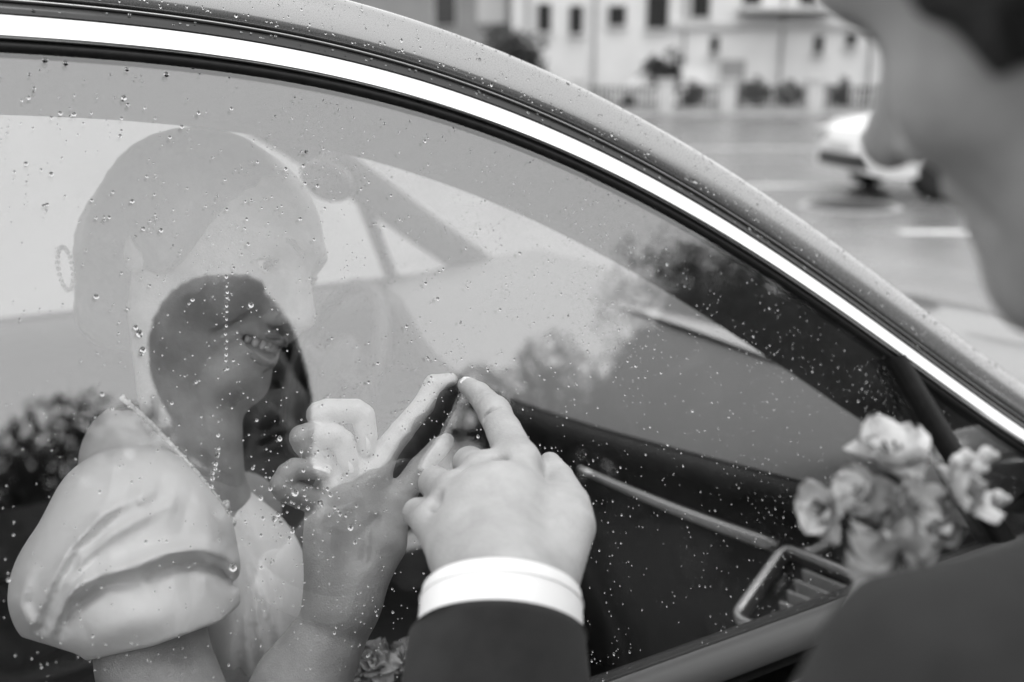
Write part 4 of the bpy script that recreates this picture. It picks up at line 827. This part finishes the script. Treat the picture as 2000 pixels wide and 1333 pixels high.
# ---------------------------------------------------------------- parked vehicles across the road, and a pale van added beyond the car
m_white_p = mat('white_car_paint', .72, .25, noise=.03, nscale=3, coat=.6); m_van = mat('van_paint', .52, .35, noise=.05, nscale=3); m_lamp = mat('head_lamp', .35, .1, noise=.1, nscale=30, coat=1)
def vehicle(name, label, cat, px, py, L_, W_, H_, hood, hd, van=False, at=None, paint=None):
    g = ground(px, py); hd = math.radians(hd); f_ = math.cos(hd)*-RGT+math.sin(hd)*-fH
    if at is not None: g = np.array(at, float); f_ = np.array((1.0, 0, 0))
    s_ = np.cross((0, 0, 1), f_); o = root(name, (g[0], g[1], 0), label, cat)
    def Q(x, y, z): return g*np.array((1, 1, 0))+f_*(L_/2-x)*1.0-f_*L_/2+f_*0+s_*y+np.array((0, 0, z))       # x = distance behind the nose
    prof = [(0, .30), (-.02, .52), (.06, hood*.82), (.35, hood*.95), (1.05, hood*1.02), (1.75, H_*.97), (2.3, H_), (3.2, H_*.98), (L_-.55, hood*1.08 if not van else H_*.97), (L_-.1, hood*1.02 if not van else H_*.93), (L_, .5), (L_-.05, .28)]
    b = MB(); b.grid([[Q(x+(.12*abs(u)**3 if x < .2 else 0), u*W_/2*(1-.16*max(0, (z-hood)/(H_-hood+1e-6))*(abs(u) > .5)), z-.03*abs(u)**4) for x, z in prof] for u in (-1, -.97, -.8, -.4, 0, .4, .8, .97, 1)]); n = len(prof)
    for k, rv in ((0, 1), (8, -1)): ids = tuple(k*n+i for i in range(n)); b.f.append(ids if rv > 0 else ids[::-1])
    b.build('body', paint or m_white_p, o, sharp=40)
    b = MB(); b.grid([[Q(x, u*W_*.40, z+.012) for x, z in ((1.12, hood*1.06), (1.70, H_*.95))] for u in (-1, -.3, .3, 1)]); b.build('windscreen', m_pane, o)
    for sg in (-1, 1):
        b = MB(); b.grid([[Q(x, sg*(W_/2*(.99 if z < hood*1.1 else .90)+.012), z) for x, z in c] for c in (((1.35, hood*1.1), (1.85, H_*.9)), ((2.2, hood*1.1), (2.25, H_*.92)), ((3.0, hood*1.1), (3.0, H_*.9)))]); b.build('side_window', m_pane, o)
        b = MB(); b.ball(Q(.10, sg*W_*.36, hood*.76), (.10, .16, .075), R=np.stack([f_, s_, (0, 0, 1)], 1), nu=14); b.build('headlight', m_lamp, o)
        for x in (.85, L_-.85):
            c = Q(x, sg*(W_/2-.09), .32); t = [[c+r*(math.cos(a)*f_+math.sin(a)*np.array((0, 0, 1)))+s_*dy for a in np.linspace(0, 2*math.pi, 22, endpoint=False)] for r, dy in ((.0, -.09), (.2, -.10), (.30, -.10), (.32, -.06), (.32, .06), (.30, .10), (.2, .10), (.0, .09))]
            MB().grid(t, closev=True).build('wheel', m_tyre, o)
    b = MB(); b.grid([[Q(-.03+.10*abs(u)**3, u*W_*.42, z) for z in (.34, .50)] for u in np.linspace(-1, 1, 7)]); b.build('lower_grille', m_plas, o)
    b = MB(); b.grid([[Q(-.035, u*.26, z) for z in (.53, .63)] for u in (-1, 1)]); b.build('number_plate', m_frame, o)
    return o
vehicle('parked_car', 'white car on the road beyond the groom\'s nose', 'car', 1632, 378, 4.4, 1.8, 1.48, .95, 8)
o_ = vehicle('added_van', 'tall pale van added beyond the far windows as a bright backdrop', 'van', 0, 0, 6.5, 1.9, 2.3, 1.35, 0, True, (2.15, 5.8, 0), m_van)  # added van: its pale side makes the far windows look bright
vehicle('parked_van', 'small white van parked at the fence left of the tall dark shrub', 'van', 1180, 214, 4.2, 1.8, 1.75, .95, 4, True)

# ---------------------------------------------------------------- trees behind the photographer (seen in the glass), and an added block
for az, di, tp, cr, sd, nl, lb in ((-7, 9.0, 6.15, 1.8, 11, 5000, 'leafy street tree straight behind the photographer'), (7, 10.5, 6.9, 2.3, 12, 6000, 'dense tree added just right of the tallest one, blocking mirrored sky'), (20, 12.0, 6.2, 2.4, 16, 5000, 'dense tree added second right of the tallest one, blocking mirrored sky'),  # second and third are added to keep mirrored sky off the dress
        (34.5, 13.0, 7.2, 1.7, 13, 2600, 'slender street tree mirrored in the middle of the door glass'), (46, 15.0, 8.3, 2.7, 14, 7000, 'broad street tree mirrored near the front of the door glass'), (56, 17.0, 6.6, 2.6, 15, 5000, 'street tree mirrored in the quarter glass')):
    tree(az, di, tp, cr, sd, lb, nl=nl, core=0 if sd == 13 else .62)
m_block = mat('added_block_wall', .06, .85, noise=.12, nscale=.6)  # unseen block, added and kept dark so the low reflection stays black
ap = root('added_block', (18, -34, 0), 'long dark block added behind the photographer to darken the low reflection', 'building')
mk('wall', *(lambda b: (b.v, b.f))(MB().box((-25, -44, -.2), (75, -34, 12.6))), m_block, ap, smooth=False); mk('roof', *(lambda b: (b.v, b.f))(MB().box((-25.4, -44.4, 12.6), (75.4, -33.6, 12.9))), m_roof, ap, smooth=False)
wb = MB().box((-.7, -.06, -.8), (.7, .06, .8)); w0 = None
for i in range(24):
    for z in (2.0, 5.2, 8.2, 11.0):
        if w0 is None: w0 = mk('window', wb.v, wb.f, m_pane, smooth=False); w0.parent = ap; o = w0
        else: o = w0.copy(); C.objects.link(o); o.parent = ap
        o.location = (-40+i*4.0, 0.02, z)
mk('near_pavement', *(lambda b: (b.v, b.f))(MB().box((-120, -12.0, -.12), (160, -9.1, .12), R=RS)), m_pave, kind='structure', smooth=False)

# ---------------------------------------------------------------- rain drops
def drops(name, label, spots, mat_, seed):
    """spots: (point, normal, radius, elongation dir, elongation)"""
    V = []; Fc = []; n1, n2 = 9, 3; b0 = 0
    for (p, n, r, e, k) in spots:
        e = e-n*(e@n); e /= np.linalg.norm(e); s_ = np.cross(n, e); h = r*.55; ring = []
        for i in range(n2+1):
            ph = math.pi/2*i/n2
            if i == n2: ring.append([p+n*h]); continue
            ring.append([p+math.cos(ph)*(r*k*math.cos(a)*e+r*math.sin(a)*s_)+n*(h*math.sin(ph)+.00003) for a in np.linspace(0, 2*math.pi, n1, endpoint=False)])
        for q in ring: V += q
        for i in range(n2-1):
            for j in range(n1): Fc.append((b0+i*n1+j, b0+i*n1+(j+1) % n1, b0+(i+1)*n1+(j+1) % n1, b0+(i+1)*n1+j))
        top = b0+n2*n1
        for j in range(n1): Fc.append((b0+(n2-1)*n1+j, b0+(n2-1)*n1+(j+1) % n1, top))
        Fc.append(tuple(b0+j for j in range(n1))[::-1]); b0 += n2*n1+1
    return mk(name, V, Fc, mat_, label=label, kind='stuff')
sp = []; r_ = np.random.default_rng(5)
def add_glass(s, t, r, k=1.0, e=None): sp.append((W(s, t, .0001), GN, r, GT if e is None else e, k))
cl_ = [(r_.uniform(-.32, .6), r_.uniform(TB, .26), r_.uniform(.02, .06)) for _ in range(70)]
n_ = 0
while n_ < 3300:
    if r_.random() < .55: c = cl_[r_.integers(0, len(cl_))]; s, t = c[0]+r_.normal()*c[2], c[1]+r_.normal()*c[2]*.8
    else: s, t = r_.uniform(-.34, .70), r_.uniform(TB, .27)
    if s < -.34 or t < TB+.006 or t > float(ct(s))-.0195*math.sqrt(1+.5): continue
    if .45 < s < .57 and abs(t-divt(s-.01)) < .035: continue
    r = min(.0019, .00036*math.exp(abs(r_.normal())*.45)); add_glass(s, t, r, 1+.35*r_.random()); n_ += 1
def at_px(px, py, r, k=1.0):
    q = GP(px, py, 0)-TIP; add_glass(q[0], q@GT, r, k)
for (px, py, r, k) in ((88, 118, .0019, 1), (128, 124, .0016, 1.2), (248, 136, .0015, 1), (325, 146, .0018, 1.1), (242, 192, .0020, 1), (250, 205, .0014, 1), (118, 222, .0016, 1), (144, 224, .0018, .9), (452, 213, .0013, 1), (188, 580, .0018, 1), (258, 394, .0016, 1), (265, 640, .0017, 1.1), (272, 652, .0022, 1.3), (279, 684, .0020, 1.2), (276, 692, .0015, 1), (490, 596, .0019, 1.2), (455, 1109, .0026, 1.1), (376, 586, .0014, 1), (570, 153, .0028, .7), (92, 400, .0013, 1), (86, 402, .0014, .8)): at_px(px, py, r, k)
for i in range(70): add_glass(r_.uniform(-.33, .62), r_.uniform(TB+.02, .16), .0007+.0008*r_.random()**2, 1+.4*r_.random())
for i in range(60): at_px(r_.uniform(10, 900), r_.uniform(130, 480), .0008+.0008*r_.random()**2, 1+.3*r_.random())
for i in range(14): at_px(443+r_.normal()*1.2, 540+i*14+r_.normal()*3, .0008+.0004*r_.random(), 1.4)
for i in range(9): at_px(430-i*2+r_.normal()*1.5, 860+i*11+r_.normal()*3, .0010+.0005*r_.random(), 1.3)
for i in range(60): at_px(600+r_.normal()*45, 960+r_.normal()*60, .0006+.0006*abs(r_.normal()), 1.2)
drops('rain_drops', 'small clear rain drops scattered over the door glass', sp, m_water, 1)
sp2 = []; pr = np.array(PAINT[2:8])*1e-3
n_ = 0
while n_ < 1000:
    s = r_.uniform(-.3, .6); u = r_.uniform(0, len(pr)-1.001); i = int(u); w, n = pr[i]+(pr[i+1]-pr[i])*(u-i); p = cpt(s, w, n); t = cpt(s+.002, w, n)-cpt(s-.002, w, n); v = cpt(s, *pr[i+1])-cpt(s, *pr[i]); nn = np.cross(t, v); nn /= np.linalg.norm(nn); nn = nn if nn@GN > 0 else -nn
    sp2.append((p+nn*.00008, nn, min(.0020, .00042*math.exp(abs(r_.normal())*.5)), -GT, 1+.5*r_.random())); n_ += 1
for _ in range(120):
    s = r_.uniform(-.3, .5); w = r_.uniform(.009, .018); sp2.append((cpt(s, w, -.0004), GN, .0006*math.exp(abs(r_.normal())*.35), -GT, 1.2))
drops('rain_drops', 'small rain drops beaded on the painted roof rail above the chrome strip', sp2, m_water2, 2)
